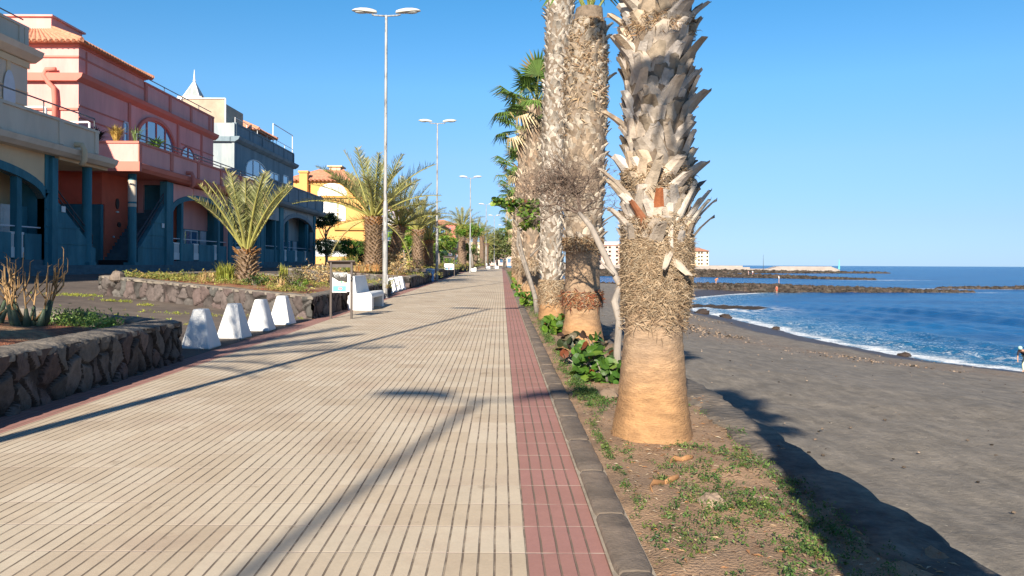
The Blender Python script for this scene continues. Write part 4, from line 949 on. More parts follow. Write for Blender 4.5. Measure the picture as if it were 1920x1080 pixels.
# ------------------------------------------------------------------ benches
def bench(loc, label, L_=2.3):
    o = empty('bench', loc, label, 'bench', 'white concrete benches')
    mb = MB(); x0, x1 = -.36, .36
    prof = [(x0+.03, 0), (x1, 0), (x1, .40), (x1-.03, .47), (x1-.08, .50), (x0+.10, .46), (x0+.03, .40), (x0, .25)]
    for y0, y1 in ((0, .32), (L_-.32, L_)): mb.prism_y(prof, y0, y1)
    mb.build('support', m_white, o)
    mb = MB(); mb.prism_y([(x0+.02, .36), (x1+.004, .36), (x1+.004, .42), (x1-.025, .49), (x1-.08, .52), (x0+.10, .48), (x0+.02, .42)], -.006, L_+.006); mb.build('seat', m_white, o)
    mb = MB(); mb.add([(-.30,.05,.46),(-.10,.05,.47),(-.10,L_-.05,.47),(-.30,L_-.05,.46),(-.30,.22,1.0),(-.20,.22,1.0),(-.20,L_-.22,1.0),(-.30,L_-.22,1.0)], [(0,3,2,1),(4,5,6,7),(0,1,5,4),(1,2,6,5),(2,3,7,6),(3,0,4,7)]); mb.build('backrest', m_white, o)
    return o
bench((-4.15, 22.5, gz(22)), 'white concrete bench behind the information sign', 2.3)
bench((-3.55, 98, gz(98)), 'distant white bench beyond the third lamp post', 3.0)
bench((-2.2, 128, gz(128)), 'tiny white bench left of the last lamp posts', 3)
bench((-.9, 150, gz(150)), 'farthest white bench at the end of the promenade', 4)
# ------------------------------------------------------------------ information signs
def sign(loc, label, W=.52, H=1.42, streaked=True):
    o = empty('information_sign', loc, label, 'sign', 'framed information signs')
    for s_ in (0, W):
        mb = MB(); mb.bbox(s_-.027, s_+.027, -.027, .027, -.05, H, .006); mb.build('post', m_brown, o)
    mb = MB(); mb.add([(-.07,-.07,H+.02),(W+.09,-.07,H+.02),(W+.09,.10,H-.08),(-.07,.10,H-.08),(-.07,-.07,H+.045),(W+.09,-.07,H+.045),(W+.09,.10,H-.055),(-.07,.10,H-.055)], [(0,3,2,1),(4,5,6,7),(0,1,5,4),(1,2,6,5),(2,3,7,6),(3,0,4,7)]); mb.build('roof', m_brown, o)
    mb = MB(); mb.box(.02, W-.02, -.012, .012, H-.13, H-.05); mb.build('crossbar', m_brown, o)
    b0, b1, z0, z1 = .035, W-.115, .66, 1.17
    mb = MB(); mb.box(b0, b1, -.02, .012, z0, z1); mb.box(W-.108, W-.03, -.016, .01, z0+.02, z1-.05, (.1,.1,.1)); p = mb.build('board', m_white, o)
    def patch(poly, mm, nm, d=.0235):
        m_ = MB(); m_.prism_y([(b0+(b1-b0)*u, z0+(z1-z0)*v) for u, v in poly], -d, -.0202); m_.build(nm, mm, p)
    patch([(.06,.05),(.94,.05),(.94,.32),(.06,.32)], mat('map_blue', (.13,.38,.62), .6, .25, 20), 'map')
    patch([(.40,.16),(.62,.12),(.70,.20),(.66,.25),(.48,.27)], mat('map_red', (.62,.25,.25), .6, .2, 20), 'island', .027)
    patch([(.55,.58),(.62,.42),(.68,.45),(.70,.60),(.60,.66)], mat('map_green', (.15,.45,.22), .6, .2, 20), 'palm_drawing', .024)
    patch([(.80,.44),(.95,.44),(.95,.60),(.80,.56)], mat('map_yellow', (.68,.58,.28), .6, .2, 20), 'photo', .024)
    if streaked:  # dark panel with slanting white strips across the top of the board
        r_ = random.Random(5); m_ = MB(); m_.prism_y([(b0-.01, z1+.005), (b0-.01, z1-.12), (b0+.08, z1-.17), (b0+.17, z1-.23), (b0+.24, z1-.22), (b1+.01, z1-.26), (b1+.01, z1+.005)], -.028, -.0202)
        td = m_.build('dark_panel', mat('dark_panel_face', (.05,.045,.04), .6, .4, 30), p)
        m_ = MB()
        for k in range(11):
            u = b0+.02+.033*k; v = z1-.01; m_.add([(u,-.031,v),(u+.018,-.031,v),(u+.06+.02*r_.random(),-.033,v-.10-.06*r_.random()),(u+.045,-.033,v-.09)], [(0,3,2,1)])
        m_.build('white_strips', m_white, td)
        mb = MB(); mb.tube([(W,-.04,z1-.12),(W+.03,-.05,z1-.16),(W+.02,-.05,z1-.22),(W-.01,-.05,z1-.2)], .02, 6); mb.build('cable', m_dark, o)
    return o
sign((-4.28, 19.3, gz(19.3)), 'brown framed information sign with a dark upper panel, in front of the bench')
sign((-5.05+.35, 63, gz(63)), 'distant information sign with a blank white panel past the second lamp', W=.85, H=1.75, streaked=False)
# blue bin
o = empty('litter_bin', (-4.78, 51.6, gz(51.6)), 'pale blue litter bin at the foot of the second lamp post', 'bin')
mb = MB(); mb.tube([(0,0,0),(0,0,.05),(0,0,.78),(0,0,.8)], [.2,.24,.3,.28], 14); mb.build('body', m_blue, o)
mb = MB(); mb.tube([(0,0,.79),(0,0,.86),(0,0,.9)], [.32,.3,.1], 14); mb.build('lid', mat('pale_blue', (.45,.58,.72), .5, .1), o)
# short posts near the far end on the right
for y, lab in ((118, 'short dark bollard post at the far right edge of the paving'), (140, 'second short post farther along the right edge of the paving')):
    mb = MB(); mb.tube([(.4, y, gz(y)), (.4, y, gz(y)+1.5), (.4, y, gz(y)+1.6)], [.1, .09, .04], 10); tag(mb.build('post', m_brown), lab, 'post')

# ------------------------------------------------------------------ fan palms of the seaward row
BOOTC = [(1.05,1.0,.97), (.92,.9,.9), (1.15,1.05,.95), (.8,.75,.7), (1.1,.95,.78), (.7,.62,.52)]
def interp(tab, z):
    if z <= tab[0][0]: return tab[0][1:]
    for a, b_ in zip(tab[:-1], tab[1:]):
        if z <= b_[0]:
            t = (z-a[0])/(b_[0]-a[0]); return tuple(lerp(a[k], b_[k], t) for k in range(1, len(a)))
    return tab[-1][1:]
def boot(mb, P, up, out, side, L_, W_, bend, col, tw, th=.018, split=False):
    """one woody leaf base: a curved wedge with thickness, optionally forked at its foot"""
    rows = []
    for i, (t, wf) in enumerate(((0, 1.0), (.3, .92), (.62, .72), (.88, .58), (1.0, .50))):
        c = P+up*(L_*t)+out*(bend*L_*(t**1.6)+.008)+side*(tw*L_*t)
        w_ = W_*wf*.5; cup = .20*w_
        jag = L_*.06*math.sin(t*40+W_*90) if t > .95 else 0
        rows.append([tuple(c-side*w_-out*cup), tuple(c-side*w_*.45+out*th*.9+up*jag), tuple(c+side*w_*.3+out*th*.9-up*jag), tuple(c+side*w_-out*cup), tuple(c+side*w_*.35-out*th*.45), tuple(c-side*w_*.35-out*th*.45)])
    o = len(mb.v)
    for r in rows: mb.v.extend(r)
    n = 6
    for i in range(4):
        for k in range(n):
            mb.f.append((o+i*n+k, o+i*n+(k+1)%n, o+(i+1)*n+(k+1)%n, o+(i+1)*n+k)); mb.c.append(col)
    mb.f.append(tuple(o+4*n+k for k in range(n))); mb.c.append(shade(col, .62))
def fibres(mb, cen, tab, z0, z1, n, cols, L_=.25, seed=0, down=.6, rad=.0, thick=.005, wild=1.0):
    r_ = random.Random(seed)
    for i in range(n):
        z = z0+(z1-z0)*r_.random()**.42; cx, cy, r, *_ = interp(tab, z); a = r_.uniform(0, 2*math.pi); out = Vector((math.cos(a), math.sin(a), 0)); side = Vector((-out.y, out.x, 0))
        p = Vector((cx, cy, z))+out*(r+rad); dv = side*r_.uniform(-1, 1)*wild+Vector((0,0,-down+r_.uniform(-.5, .5)))+out*r_.uniform(-.02, .22)
        dv.normalize(); l = L_*r_.uniform(.4, 1.2); q = p+dv*l*.5+out*.015; e = p+dv*l+Vector((0,0,-.2*l)); w_ = thick*r_.uniform(.5, 1.8); c = r_.choice(cols); c = shade(c, r_.uniform(.6, 1.3))
        pr = dv.cross(out).normalized()*w_
        mb.add([tuple(p-pr), tuple(p+pr), tuple(q+pr*.8+out*.006), tuple(q-pr*.8+out*.006), tuple(e)], [(0,1,2,3), (3,2,4)], c)
def fan_leaf(seed=0, r=.75, pet=.75, n=26, droop=.3, dry=False):
    """petiole along +X then a pleated palmate fan"""
    r_ = random.Random(seed); mb = MB(); base = (.10,.17,.035) if not dry else (.42,.33,.2)
    pts = [Vector((0,0,0)), Vector((pet*.5,0,.10)), Vector((pet,0,.10))]; mb.tube([tuple(p) for p in pts], [.028,.02,.014], 5, shade((.25,.28,.08), 1) if not dry else (.4,.3,.2))
    c = pts[-1]
    for i in range(n):
        a = R(-118+236*i/(n-1)); l = r*(.62+.38*math.cos(a*.55))*r_.uniform(.9, 1.05); d = Vector((math.cos(a), math.sin(a), .25*math.cos(a))).normalized(); sd_ = Vector((-math.sin(a), math.cos(a), 0))
        w_ = l*.052; k = r_.uniform(.75, 1.35); tipc = shade(base, k*1.2) if r_.random() > .3 else (.40*k,.32*k,.14*k)
        m1 = c+d*l*.55; z = Vector((0,0,1)); e = c+d*l-z*(droop*l*r_.uniform(.4, 1.2))
        col = shade(base, k)
        mb.add([tuple(c), tuple(m1-sd_*w_), tuple(m1+z*.012), tuple(m1+sd_*w_)], [(0,1,2), (0,2,3)], col)
        q1 = m1.lerp(e, .5)-z*.0+sd_*w_*.1
        mb.add([tuple(m1-sd_*w_), tuple(m1+z*.012), tuple(m1+sd_*w_), tuple(q1-sd_*w_*.6), tuple(q1+sd_*w_*.6), tuple(e)], [(0,1,4,3), (1,2,4), (3,4,5)], tipc)
    return mb
FAN = [fan_leaf(1).mesh('fan_frond', m_leaf), fan_leaf(2, .68, .85, 24, .5).mesh('fan_frond', m_leaf), fan_leaf(3, .6, .6, 20, 1.1, True).mesh('dead_frond', m_dry)]
def fan_palm(x, y, tab, label, boots=(1.6, 7), dens=1.0, bw=.15, crown=None, seed=1, zones=(), lean=None, nb=13, crown_n=26, crown_s=1.0, cols=BOOTC, bl=.27, z_ref=None):
    """tab rows: (z, cx, cy, radius) relative to the base"""
    r_ = random.Random(seed); zb = gz(y)+.02
    o = empty('fan_palm', (x, y, zb), label, 'palm tree', 'row of fan palms between the paving and the beach')
    mb = MB(); zs = np.arange(tab[0][0], tab[-1][0]+.01, .04 if y < 10 else .1); rows = []; n = 40 if y < 10 else 20
    for z in zs:
        cx, cy, r, *_ = interp(tab, z); zz = z
        rows.append([(cx+r*(1+.012*math.sin(z*70+math.sin(a*3)*2)+.02*math.sin(a*5+z*2)+.02*math.sin(a*2-z))*math.cos(a), cy+r*(1+.012*math.sin(z*70+math.sin(a*3)*2)+.02*math.sin(a*5+z*2))*math.sin(a), zz) for a in np.linspace(0, 2*math.pi, n+1)])
    k_ = next((i for i, z in enumerate(zs) if z > boots[0]-.05), len(zs)-2)
    tc_ = []
    for z in zs[:k_+1]:
        row = []
        for j in range(n+1):
            v = z+.05*math.sin(j*.31+z*4); t_ = min(1, max(0, (v-.28)/.5)); c = [lerp((1.0,.84,.66)[q], (.92,.94,1.0)[q], t_) for q in range(3)]
            k__ = 1-.16*max(0, math.sin(z*41+math.sin(j*.7)*.8))**6-.04*math.sin(j*.6+z*5)**2
            if .10 < v < .22 and 0 <= z < .3: k__ *= .93-.06*math.sin(j*.31)
            row.append(tuple(x*k__ for x in c))
        tc_.append(row)
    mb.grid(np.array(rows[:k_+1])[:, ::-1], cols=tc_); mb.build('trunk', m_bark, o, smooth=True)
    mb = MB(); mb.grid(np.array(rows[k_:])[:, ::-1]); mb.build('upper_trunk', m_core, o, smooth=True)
    mb = MB(); z = boots[0]; i = 0
    while z < boots[1]:
        cx, cy, r, *_ = interp(tab, z); a = i*2.39996+r_.uniform(-.1, .1); out = Vector((math.cos(a), math.sin(a), 0)); side = Vector((-out.y, out.x, 0)); up = Vector((0,0,1))
        s_ = r_.uniform(.75, 1.25); tw = r_.choice((-1, 1))*r_.uniform(.2, .95); bend = r_.uniform(.10, .40) if r_.random() > .09 else r_.uniform(.6, 1.0)
        c = r_.choice(cols); c = shade(c, r_.uniform(.78, 1.18))
        P = Vector((cx, cy, z))+out*(r*(.86 if y < 10 else .9))
        boot(mb, P, up, out, side, bl*s_, bw*r_.uniform(.8, 1.25), bend, c, tw, th=.02 if y < 10 else .014)
        if r_.random() < .35: boot(mb, P, up, out, side, bl*s_*.8, bw*.8, bend*.8, shade(c, .9), -tw, th=.018)
        i += 1; z += .30/nb/dens
    mb.build('leaf_bases', m_boot, o)
    for k, (z0, z1, n_, cs, L_, dn) in enumerate(zones):
        mb = MB(); fibres(mb, None, tab, z0, z1, n_, cs, L_, seed+k, dn, rad=.01, thick=.0024 if y < 10 else .006); mb.build('fibre', m_fibre, o)
    if crown:
        cx, cy, r, *_ = interp(tab, tab[-1][0]); zc = tab[-1][0]
        for i in range(crown_n):
            a = i*2.39996; e = lerp(78, -38 if crown is True else 42, (i/crown_n)**.8); me = FAN[2] if i > crown_n*.82 and crown is True else FAN[i % 2]
            f = bpy.data.objects.new('frond', me); COL.objects.link(f); f.parent = o; f.location = (cx, cy, zc+.1-.35*i/crown_n)
            f.rotation_euler = (r_.uniform(-.25, .25), -R(e), a); s_ = crown_s*r_.uniform(.85, 1.15); f.scale = (s_, s_, s_)
    return o
BR = [(.27,.16,.08), (.33,.23,.13), (.19,.11,.06), (.36,.28,.19)]; TAN = [(.34,.25,.155), (.27,.185,.11), (.42,.34,.24), (.20,.13,.075)]; RED = [(.26,.07,.03), (.17,.05,.025), (.30,.12,.05), (.08,.035,.03)]
T1 = [(0,.0,0,.345), (.12,0,0,.325), (.3,0,0,.295), (.6,0,0,.27), (.85,.0,0,.248), (1.0,.01,0,.25), (1.2,.03,0,.262), (1.5,.03,0,.268), (1.8,.03,0,.268), (2.4,.03,0,.265), (3.5,.03,0,.275), (4.5,.03,0,.28), (8.4,.05,0,.26)]
p1 = fan_palm(1.285, 6.5, T1, 'nearest fan palm with a thick smooth orange foot and big grey leaf bases', boots=(1.5, 8.2), dens=3.3, bw=.20, crown=True, seed=3, nb=13, bl=.20,
     zones=[(.84, 1.64, 13000, TAN+[(.38,.28,.18), (.34,.25,.16)], .095, .1), (1.5, 1.85, 1200, TAN, .11, .3), (1.98, 2.25, 2200, TAN, .09, .2), (3.3, 3.5, 1200, BR, .10, .2)])
T2 = [(0,0,0,.40), (.25,0,0,.34), (.5,0,0,.30), (.9,0,0,.30), (1.5,.0,0,.29), (1.7,.01,0,.30), (2.6,.02,0,.33), (3.6,.03,0,.35), (4.8,.05,0,.34), (5.3,.08,0,.27), (5.7,.1,0,.22)]
fan_palm(1.36, 12.9, T2, 'second fan palm with a rust red fibre collar low on its trunk', boots=(1.72, 5.3), dens=3.0, bw=.165, crown=4.75, seed=9, cols=[(.9,.84,.76), (.8,.74,.66), (1.0,.93,.83), (.6,.52,.44), (.72,.6,.48)], zones=[(.66, .95, 2200, RED+BR, .13, .2), (1.55, 1.85, 1200, BR, .12, .1), (3.4, 5.5, 2600, TAN+BR, .11, .3)], bl=.17, crown_n=14)
T3 = [(0,0,0,.33), (.4,0,0,.32), (1.0,0,0,.26), (2.5,-.02,0,.26), (5,.06,0,.28), (8,.2,0,.34), (11.2,.3,0,.3)]
fan_palm(1.24, 18.8, T3, 'third fan palm, tall pale grey trunk leaning slightly right', boots=(.95, 11), dens=2.8, bw=.15, crown=True, seed=12, zones=[(.3, 1.0, 3000, TAN, .15, .4)], bl=.16, cols=[(.95,.93,.89), (.85,.82,.78), (1.05,1.0,.94), (.62,.58,.53)])
def simple_tab(h, r=.27, lean=0): return [(0,0,0,r*1.25), (.4,0,0,r*1.05), (1,0,0,r), (h*.6,lean*.5,0,r*1.05), (h,lean,0,r*.8)]
MIX = [(1.05,.9,.75), (.8,.68,.55), (1.1,1.0,.85), (.65,.5,.38)]
for (x, y, h, ln, lab, sd_) in ((.98, 25.3, 6.6, .15, 'fourth fan palm with its fan crown showing left of the tall grey trunk', 21), (.95, 31.6, 6.9, 0, 'fifth fan palm in the row, crown below the fourth one', 22), (.95, 38, 6.0, .0, 'sixth fan palm in the seaward row', 23), (1.0, 45, 5.6, 0, 'seventh fan palm in the seaward row', 24),
                            (1.1, 53, 5.2, 0, 'eighth fan palm in the seaward row', 25), (1.2, 63, 4.4, 0, 'ninth fan palm in the seaward row', 26), (1.35, 76, 4.0, 0, 'last fan palm in the seaward row', 27)):
    fan_palm(x, y, simple_tab(h, .30, ln), lab, boots=(1.0, h-.1), dens=1.0, bw=.15, crown=True, seed=sd_, zones=[(.5, 1.6, 900, TAN, .25, .5)], crown_n=22, crown_s=1.05, bl=.24, cols=MIX)
fan_palm(1.22, .35, simple_tab(5.9, .34), 'fan palm beside the photographer, known by its shadow on the bed and the beach', boots=(1.5, 5.8), dens=.4, bw=.2, crown=True, seed=41, crown_s=1.15)

# ------------------------------------------------------------------ date palms
def date_frond(seed=0, L_=2.6, n=50, droop=.55, lw=.42, col=(.21,.225,.085)):
    r_ = random.Random(seed); mb = MB(); z = Vector((0,0,1))
    def P(t): return Vector((L_*t*(1-.10*t), 0, -droop*L_*t**2.4*.5))
    mb.tube([tuple(P(i/10)) for i in range(11)], [.035*(1-.85*i/10)+.004 for i in range(11)], 5, (.42,.40,.12))
    for i in range(n):
        t = .16+.84*i/n; p = P(t); d = (P(min(1, t+.02))-P(t-.02)).normalized(); 
        for s_ in (-1, 1):
            l = lw*(math.sin(math.pi*min(1, (t*.88+.04)))**.8)*r_.uniform(.7, 1.25)*(1 if t > .25 else .5)
            sd_ = Vector((0, s_, 0)); dv = (sd_*r_.uniform(.45, .75)+d*r_.uniform(.6, .95)+z*r_.uniform(.2, .75)).normalized(); e = p+dv*l-z*l*.06; w_ = .008+.004*r_.random(); k = r_.uniform(.7, 1.35)
            c = shade(col, k) if r_.random() > .2 else (.42*k,.36*k,.17*k); pr = dv.cross(z).normalized()*w_; m_ = p+dv*l*.5+z*.01
            mb.add([tuple(p-pr), tuple(p+pr), tuple(m_+pr), tuple(m_-pr), tuple(e)], [(0,1,2,3), (3,2,4)], c)
    return mb
DF = [date_frond(1, droop=.42).mesh('date_frond', m_leaf), date_frond(2, 2.6, 46, .62).mesh('date_frond', m_leaf), date_frond(3, 2.6, 48, .25).mesh('date_frond', m_leaf)]
DFD = date_frond(4, 2.4, 44, .9, .30, (.36,.28,.15)).mesh('dry_date_frond', m_dry)
def date_palm(x, y, z, h, r, label, fl, n=34, seed=1, emin=8, lean=(0,0), dead=2, stubs=260, group='date palms on the planters'):
    r_ = random.Random(seed); o = empty('date_palm', (x, y, z-.05), label, 'palm tree', group)
    mb = MB(); m_ = MB()
    def C(t): return Vector((lean[0]*t**1.3, lean[1]*t, h*t))
    def rad(t): return r*(1.12-.25*math.sin(min(1, t)*math.pi*.8)+(.22 if t > .8 else 0)*((t-.8)/.2))
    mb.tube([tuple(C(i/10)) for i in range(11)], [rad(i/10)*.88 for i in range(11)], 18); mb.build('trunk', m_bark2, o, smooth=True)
    for i in range(stubs):
        t = (i+.5)/stubs; a = i*2.39996; out = Vector((math.cos(a), math.sin(a), 0)); side = Vector((-out.y, out.x, 0)); k = r_.uniform(.65, 1.25); c = (.62*k, .46*k, .30*k) if t < .85 else (.72*k, .40*k, .16*k)
        boot(m_, C(t)+out*rad(t)*.82-Vector((0,0,.04)), Vector((0,0,.6)), out, side, .20*r_.uniform(.8, 1.3), r*.34, r_.uniform(.5, 1.0), c, r_.uniform(-.25, .25), th=.03)
    m_.build('leaf_bases', m_boot, o)
    top = C(1)
    for i in range(n):
        a = i*2.39996+seed; u = (i+.5)/n; e = lerp(86, emin, u**.85)+r_.uniform(-5, 5)
        f = bpy.data.objects.new('frond', DF[2] if e > 60 else DF[i % 2]); COL.objects.link(f); f.parent = o; f.location = tuple(top+Vector((math.cos(a), math.sin(a), 0))*r*.35)
        s_ = fl/2.6*r_.uniform(.82, 1.08); f.rotation_euler = (r_.uniform(-.5, .5), -R(e), a); f.scale = (s_, s_*1.05, s_)
    for i in range(dead):
        a = r_.uniform(0, 6.28); f = bpy.data.objects.new('frond', DFD); COL.objects.link(f); f.parent = o; f.location = tuple(top); f.rotation_euler = (r_.uniform(-.5, .5), R(r_.uniform(0, 25)), a); s_ = fl/2.6*.8; f.scale = (s_,)*3
    return o
date_palm(-7.95, 24, .93, 1.05, .30, 'short date palm on the near long planter, crown of upright fronds over a stumpy trunk', 2.75, 21, 4, emin=57, dead=0, stubs=150)
date_palm(-7.0, 42, 1.2, 2.9, .52, 'large date palm right of the ochre house, trunk beside the tall lamp pole', 4.3, 25, 5, emin=26, stubs=420)
date_palm(-6.7, 47, 1.2, 2.7, .42, 'partly hidden date palm leaning right, behind the large one and the lamp pole', 3.6, 24, 8, emin=8, lean=(.5, 0), dead=3)
date_palm(-6.65, 61, 1.25, 3.0, .48, 'left one of the paired date palms halfway along the promenade', 2.9, 26, 11, emin=30)
date_palm(-6.1, 64, 1.25, 2.3, .48, 'right shorter one of the paired date palms halfway along', 2.9, 24, 12, emin=12, dead=3)
date_palm(-5.0, 97, 1.2, 5.0, .55, 'date palm with a star-like crown behind the third lamp post', 3.1, 26, 14, emin=12)
date_palm(-5.2, 118, 1.2, 4.3, .45, 'small distant date palm left of the fourth lamp post', 2.5, 22, 15, emin=0)
date_palm(-4.4, 128, 1.2, 5.4, .5, 'distant bushy date palm between the thin lamp posts', 3.2, 28, 16, emin=-5)
date_palm(-3.6, 142, 1.2, 5.6, .5, 'far date palm near the vanishing point', 3.2, 28, 17, emin=-5)
date_palm(-3.0, 156, .8, 5.0, .5, 'farthest date palm near the vanishing point', 3.2, 26, 18, emin=-5)
date_palm(-7.4, .9, .6, 4.3, .28, 'date palm left of the photographer whose frond shadows fall on the paving', 3.1, 22, 30, emin=0, dead=0)

# ------------------------------------------------------------------ leafy trees and shrubs
def leafcard(mb, p, s_, col, r_, fold=.3):
    n = Vector((r_.gauss(0, 1), r_.gauss(0, 1), r_.gauss(.6, 1))).normalized(); u = n.cross(Vector((r_.gauss(0,1), r_.gauss(0,1), r_.gauss(0,1)))).normalized(); v = n.cross(u)
    a = p-u*s_; b_ = p+v*s_*.45+n*s_*fold*.4; c = p+u*s_; d = p-v*s_*.45+n*s_*fold*.4
    mb.add([tuple(a), tuple(d), tuple(c), tuple(b_)], [(0,1,2), (0,2,3)], col)
def crown(mb, c, rad, nclump, per, ls, cols, seed, flat=.75, cs=.3, hollow=.35):
    r_ = random.Random(seed); c = Vector(c)
    for i in range(nclump):
        d = Vector((r_.gauss(0,1), r_.gauss(0,1), r_.gauss(0,1))).normalized(); k = r_.uniform(hollow, 1)**.5; q = c+Vector((d.x*rad[0], d.y*rad[1], d.z*rad[2]))*k*r_.uniform(.8, 1.12)
        col = r_.choice(cols); s_ = cs*r_.uniform(.6, 1.3)
        for j in range(per):
            p = q+Vector((r_.gauss(0, .5), r_.gauss(0, .5), r_.gauss(0, .5)*flat))*s_; leafcard(mb, p, ls*r_.uniform(.6, 1.3), shade(col, r_.uniform(.7, 1.4)), r_)
G1 = [(.10,.20,.025), (.16,.28,.03), (.07,.14,.02), (.20,.30,.04)]; G2 = [(.035,.075,.02), (.05,.10,.025), (.02,.045,.015)]; G3 = [(.16,.19,.06), (.22,.22,.07), (.11,.15,.05)]
def tree(x, y, z, h, rad, label, cols, seed, nclump=90, per=36, ls=.09, trunk_r=.12, cs=.35, lean=(0,0), branches=6, group='leafy trees among the houses', name='leafy_tree', wood=None):
    r_ = random.Random(seed); o = empty(name, (x, y, z), label, 'tree', group); mb = MB(); ct = Vector((lean[0], lean[1], h))
    mb.tube([(0,0,-.1), (lean[0]*.2+.05,0,h*.25), (lean[0]*.5-.04,.03,h*.5), tuple(ct*.8)], [trunk_r*1.3, trunk_r, trunk_r*.85, trunk_r*.5], 9)
    for i in range(branches):
        a = i*2.4; e = ct+Vector((math.cos(a)*rad[0]*.7, math.sin(a)*rad[1]*.7, rad[2]*r_.uniform(-.3, .6))); s0 = ct*r_.uniform(.5, .78); m_ = s0.lerp(e, .5)+Vector((0,0,-.1)); mb.tube([tuple(s0), tuple(m_), tuple(e)], [trunk_r*.5, trunk_r*.3, trunk_r*.12], 6)
    mb.build('trunk', wood or m_wood, o, smooth=True); mb = MB(); crown(mb, ct, rad, nclump, per, ls, cols, seed, cs=cs); mb.build('crown', m_leaf, o); return o
def X_(px, y): return (px-940)*y/1440
tree(X_(612, 84), 84, 1.3, 4.9, (1.5,1.5,.8), 'dark spreading small tree at the corner of the grey house', G2, 1, 110, 40, .10, .14, .4, (-.1, 0))
tree(X_(620, 80), 78, 1.3, 1.9, (1.3,1.2,.9), 'grey-green shrub-like tree with a short bare trunk by the grey house', G3, 2, 90, 36, .09, .14, .35)
tree(X_(655, 88), 88, 1.3, 2.1, (2.2,1.5,.9), 'domed green shrub tree in front of the ochre house', G1[:3]+G2[:1], 3, 170, 36, .1, .12, .4)
tree(X_(752, 68), 70, 1.3, 2.8, (1.35,1.3,1.2), 'bright light green round tree between the date palms', [(.22,.40,.03), (.30,.45,.05), (.14,.28,.03)], 4, 150, 40, .1, .1, .35)
tree(X_(820, 84), 86, 1.3, 2.7, (2.1,1.8,1.0), 'green tree with yellowish leaves right of the paired date palms', [(.16,.28,.03), (.30,.33,.06), (.08,.16,.02)], 5, 150, 36, .11, .12, .42)
tree(X_(886, 93), 93, 1.1, 4.4, (1.75,1.5,.75), 'flat-topped clipped tree behind the third lamp post', [(.14,.27,.03), (.28,.28,.06), (.10,.20,.03)], 6, 150, 40, .1, .13, .35, (-.5, 0))
tree(X_(868, 84), 100, 1.1, 2.0, (.9,.9,1.3), 'small bush tree at the foot of the star-crowned palm', G1, 7, 60, 36, .1, .08, .35)
tree(X_(948, 150), 170, .6, 5.5, (4.5,3,3.5), 'olive green tree at the end of the promenade', G3, 8, 130, 36, .28, .3, 1.0)
tree(X_(930, 150), 180, .6, 4.5, (3.5,3,2.5), 'pale dusty green tree beside the end of the promenade', G3, 18, 90, 36, .28, .3, 1.0)
for k, (px, y, w_, h) in enumerate(((690, 100, 5, 2.2), (790, 120, 7, 2.5), (850, 160, 8, 2.6), (900, 190, 8, 3))):
    tree(X_(px, y), y, 1.2, h*.6, (w_*.6,2,h*.6), ('dark hedge mass under the large date palm', 'dark hedge mass behind the paired date palms', 'dark hedge in front of the shop arcade', 'far dark hedge near the end of the arcade')[k], G2, 50+k, 130, 30, .16, .1, .7, name='hedge')
# shrubs on planters
def shrub(x, y, z, rad, label, cols, seed, n=500, ls=.06, kind='crown', h=.5, m=None, group='shrubs growing on the planters', spread=None):
    o = empty('shrub', (x, y, z), label, 'shrub', group); mb = MB(); r_ = random.Random(seed)
    if kind == 'crown': 
        crown(mb, (0,0,rad[2]*.8), rad, max(6, n//25), 25, ls, cols, seed, cs=max(rad)*.35)
        st = MB()
        for i in range(7): a = i*2.4; st.tube([(0,0,-.05), (math.cos(a)*rad[0]*.4, math.sin(a)*rad[1]*.4, rad[2]*.7), (math.cos(a)*rad[0]*.7, math.sin(a)*rad[1]*.7, rad[2]*1.2)], [.015,.01,.004], 5)
        st.build('stems', m_wood, o)
    else:
        for k in range(n): tuft(mb, (r_.uniform(-1,1)*rad[0], r_.uniform(-1,1)*rad[1], 0), 5, h, (spread or h*.5), r_.choice(cols), .012, seed*1000+k)
    mb.build('foliage', m or m_leaf, o); return o
YG = [(.34,.36,.06), (.42,.40,.08), (.24,.28,.05)]; DRY = [(.48,.33,.15), (.40,.26,.12), (.52,.42,.22), (.30,.19,.09)]
shrub(-8.5, 23.7, .9, (.22,.2,0), 'bright yellow-green spiky bush against the left side of the stumpy palm', YG, 1, 50, kind='tuft', h=.75, spread=.35)
shrub(-9.0, 23.5, .92, (.15,.15,0), 'dead aloe rosette left of the stumpy palm', DRY, 2, 10, kind='tuft', h=.45, spread=.4, m=m_dry)
shrub(-7.35, 23.0, .82, (.35,.3,.17), 'low dark green bush right of the stumpy palm', G2+G1[:1], 3, 420, .035)
shrub(-6.9, 24.3, .85, (.12,.1,0), 'slim yellow-green spike plant right of the stumpy palm', YG, 4, 30, kind='tuft', h=.72, spread=.12)
shrub(-6.45, 23.8, .82, (.45,.35,.28), 'olive brown twiggy bush on the long planter', [(.14,.13,.05), (.20,.16,.07), (.08,.09,.03)], 5, 800, .035)
shrub(-5.75, 22.2, .76, (.22,.2,.16), 'small bright green bush nearest the planter corner', G1, 6, 320, .035)
shrub(-6.4, 22.3, .78, (.1,.1,0), 'sprawling dry aloe in front of the olive bush', DRY, 7, 7, kind='tuft', h=.42, spread=.5, m=m_dry)
shrub(-6.3, 26.5, .88, (.7,.5,.35), 'pale dry scrubby bush behind the information sign', DRY+[(.36,.33,.2)], 8, 1000, .04, m=m_dry)
shrub(-8.2, 41.0, 1.15, (.5,.4,0), 'pale green grassy bush left of the large date palm trunk', YG+G3, 9, 60, kind='tuft', h=1.0, spread=.4)
shrub(-7.1, 40.3, 1.1, (.7,.3,0), 'orange dry grass in front of the large date palm trunk', [(.50,.25,.09), (.45,.33,.15)], 10, 60, kind='tuft', h=.55, spread=.4, m=m_dry)
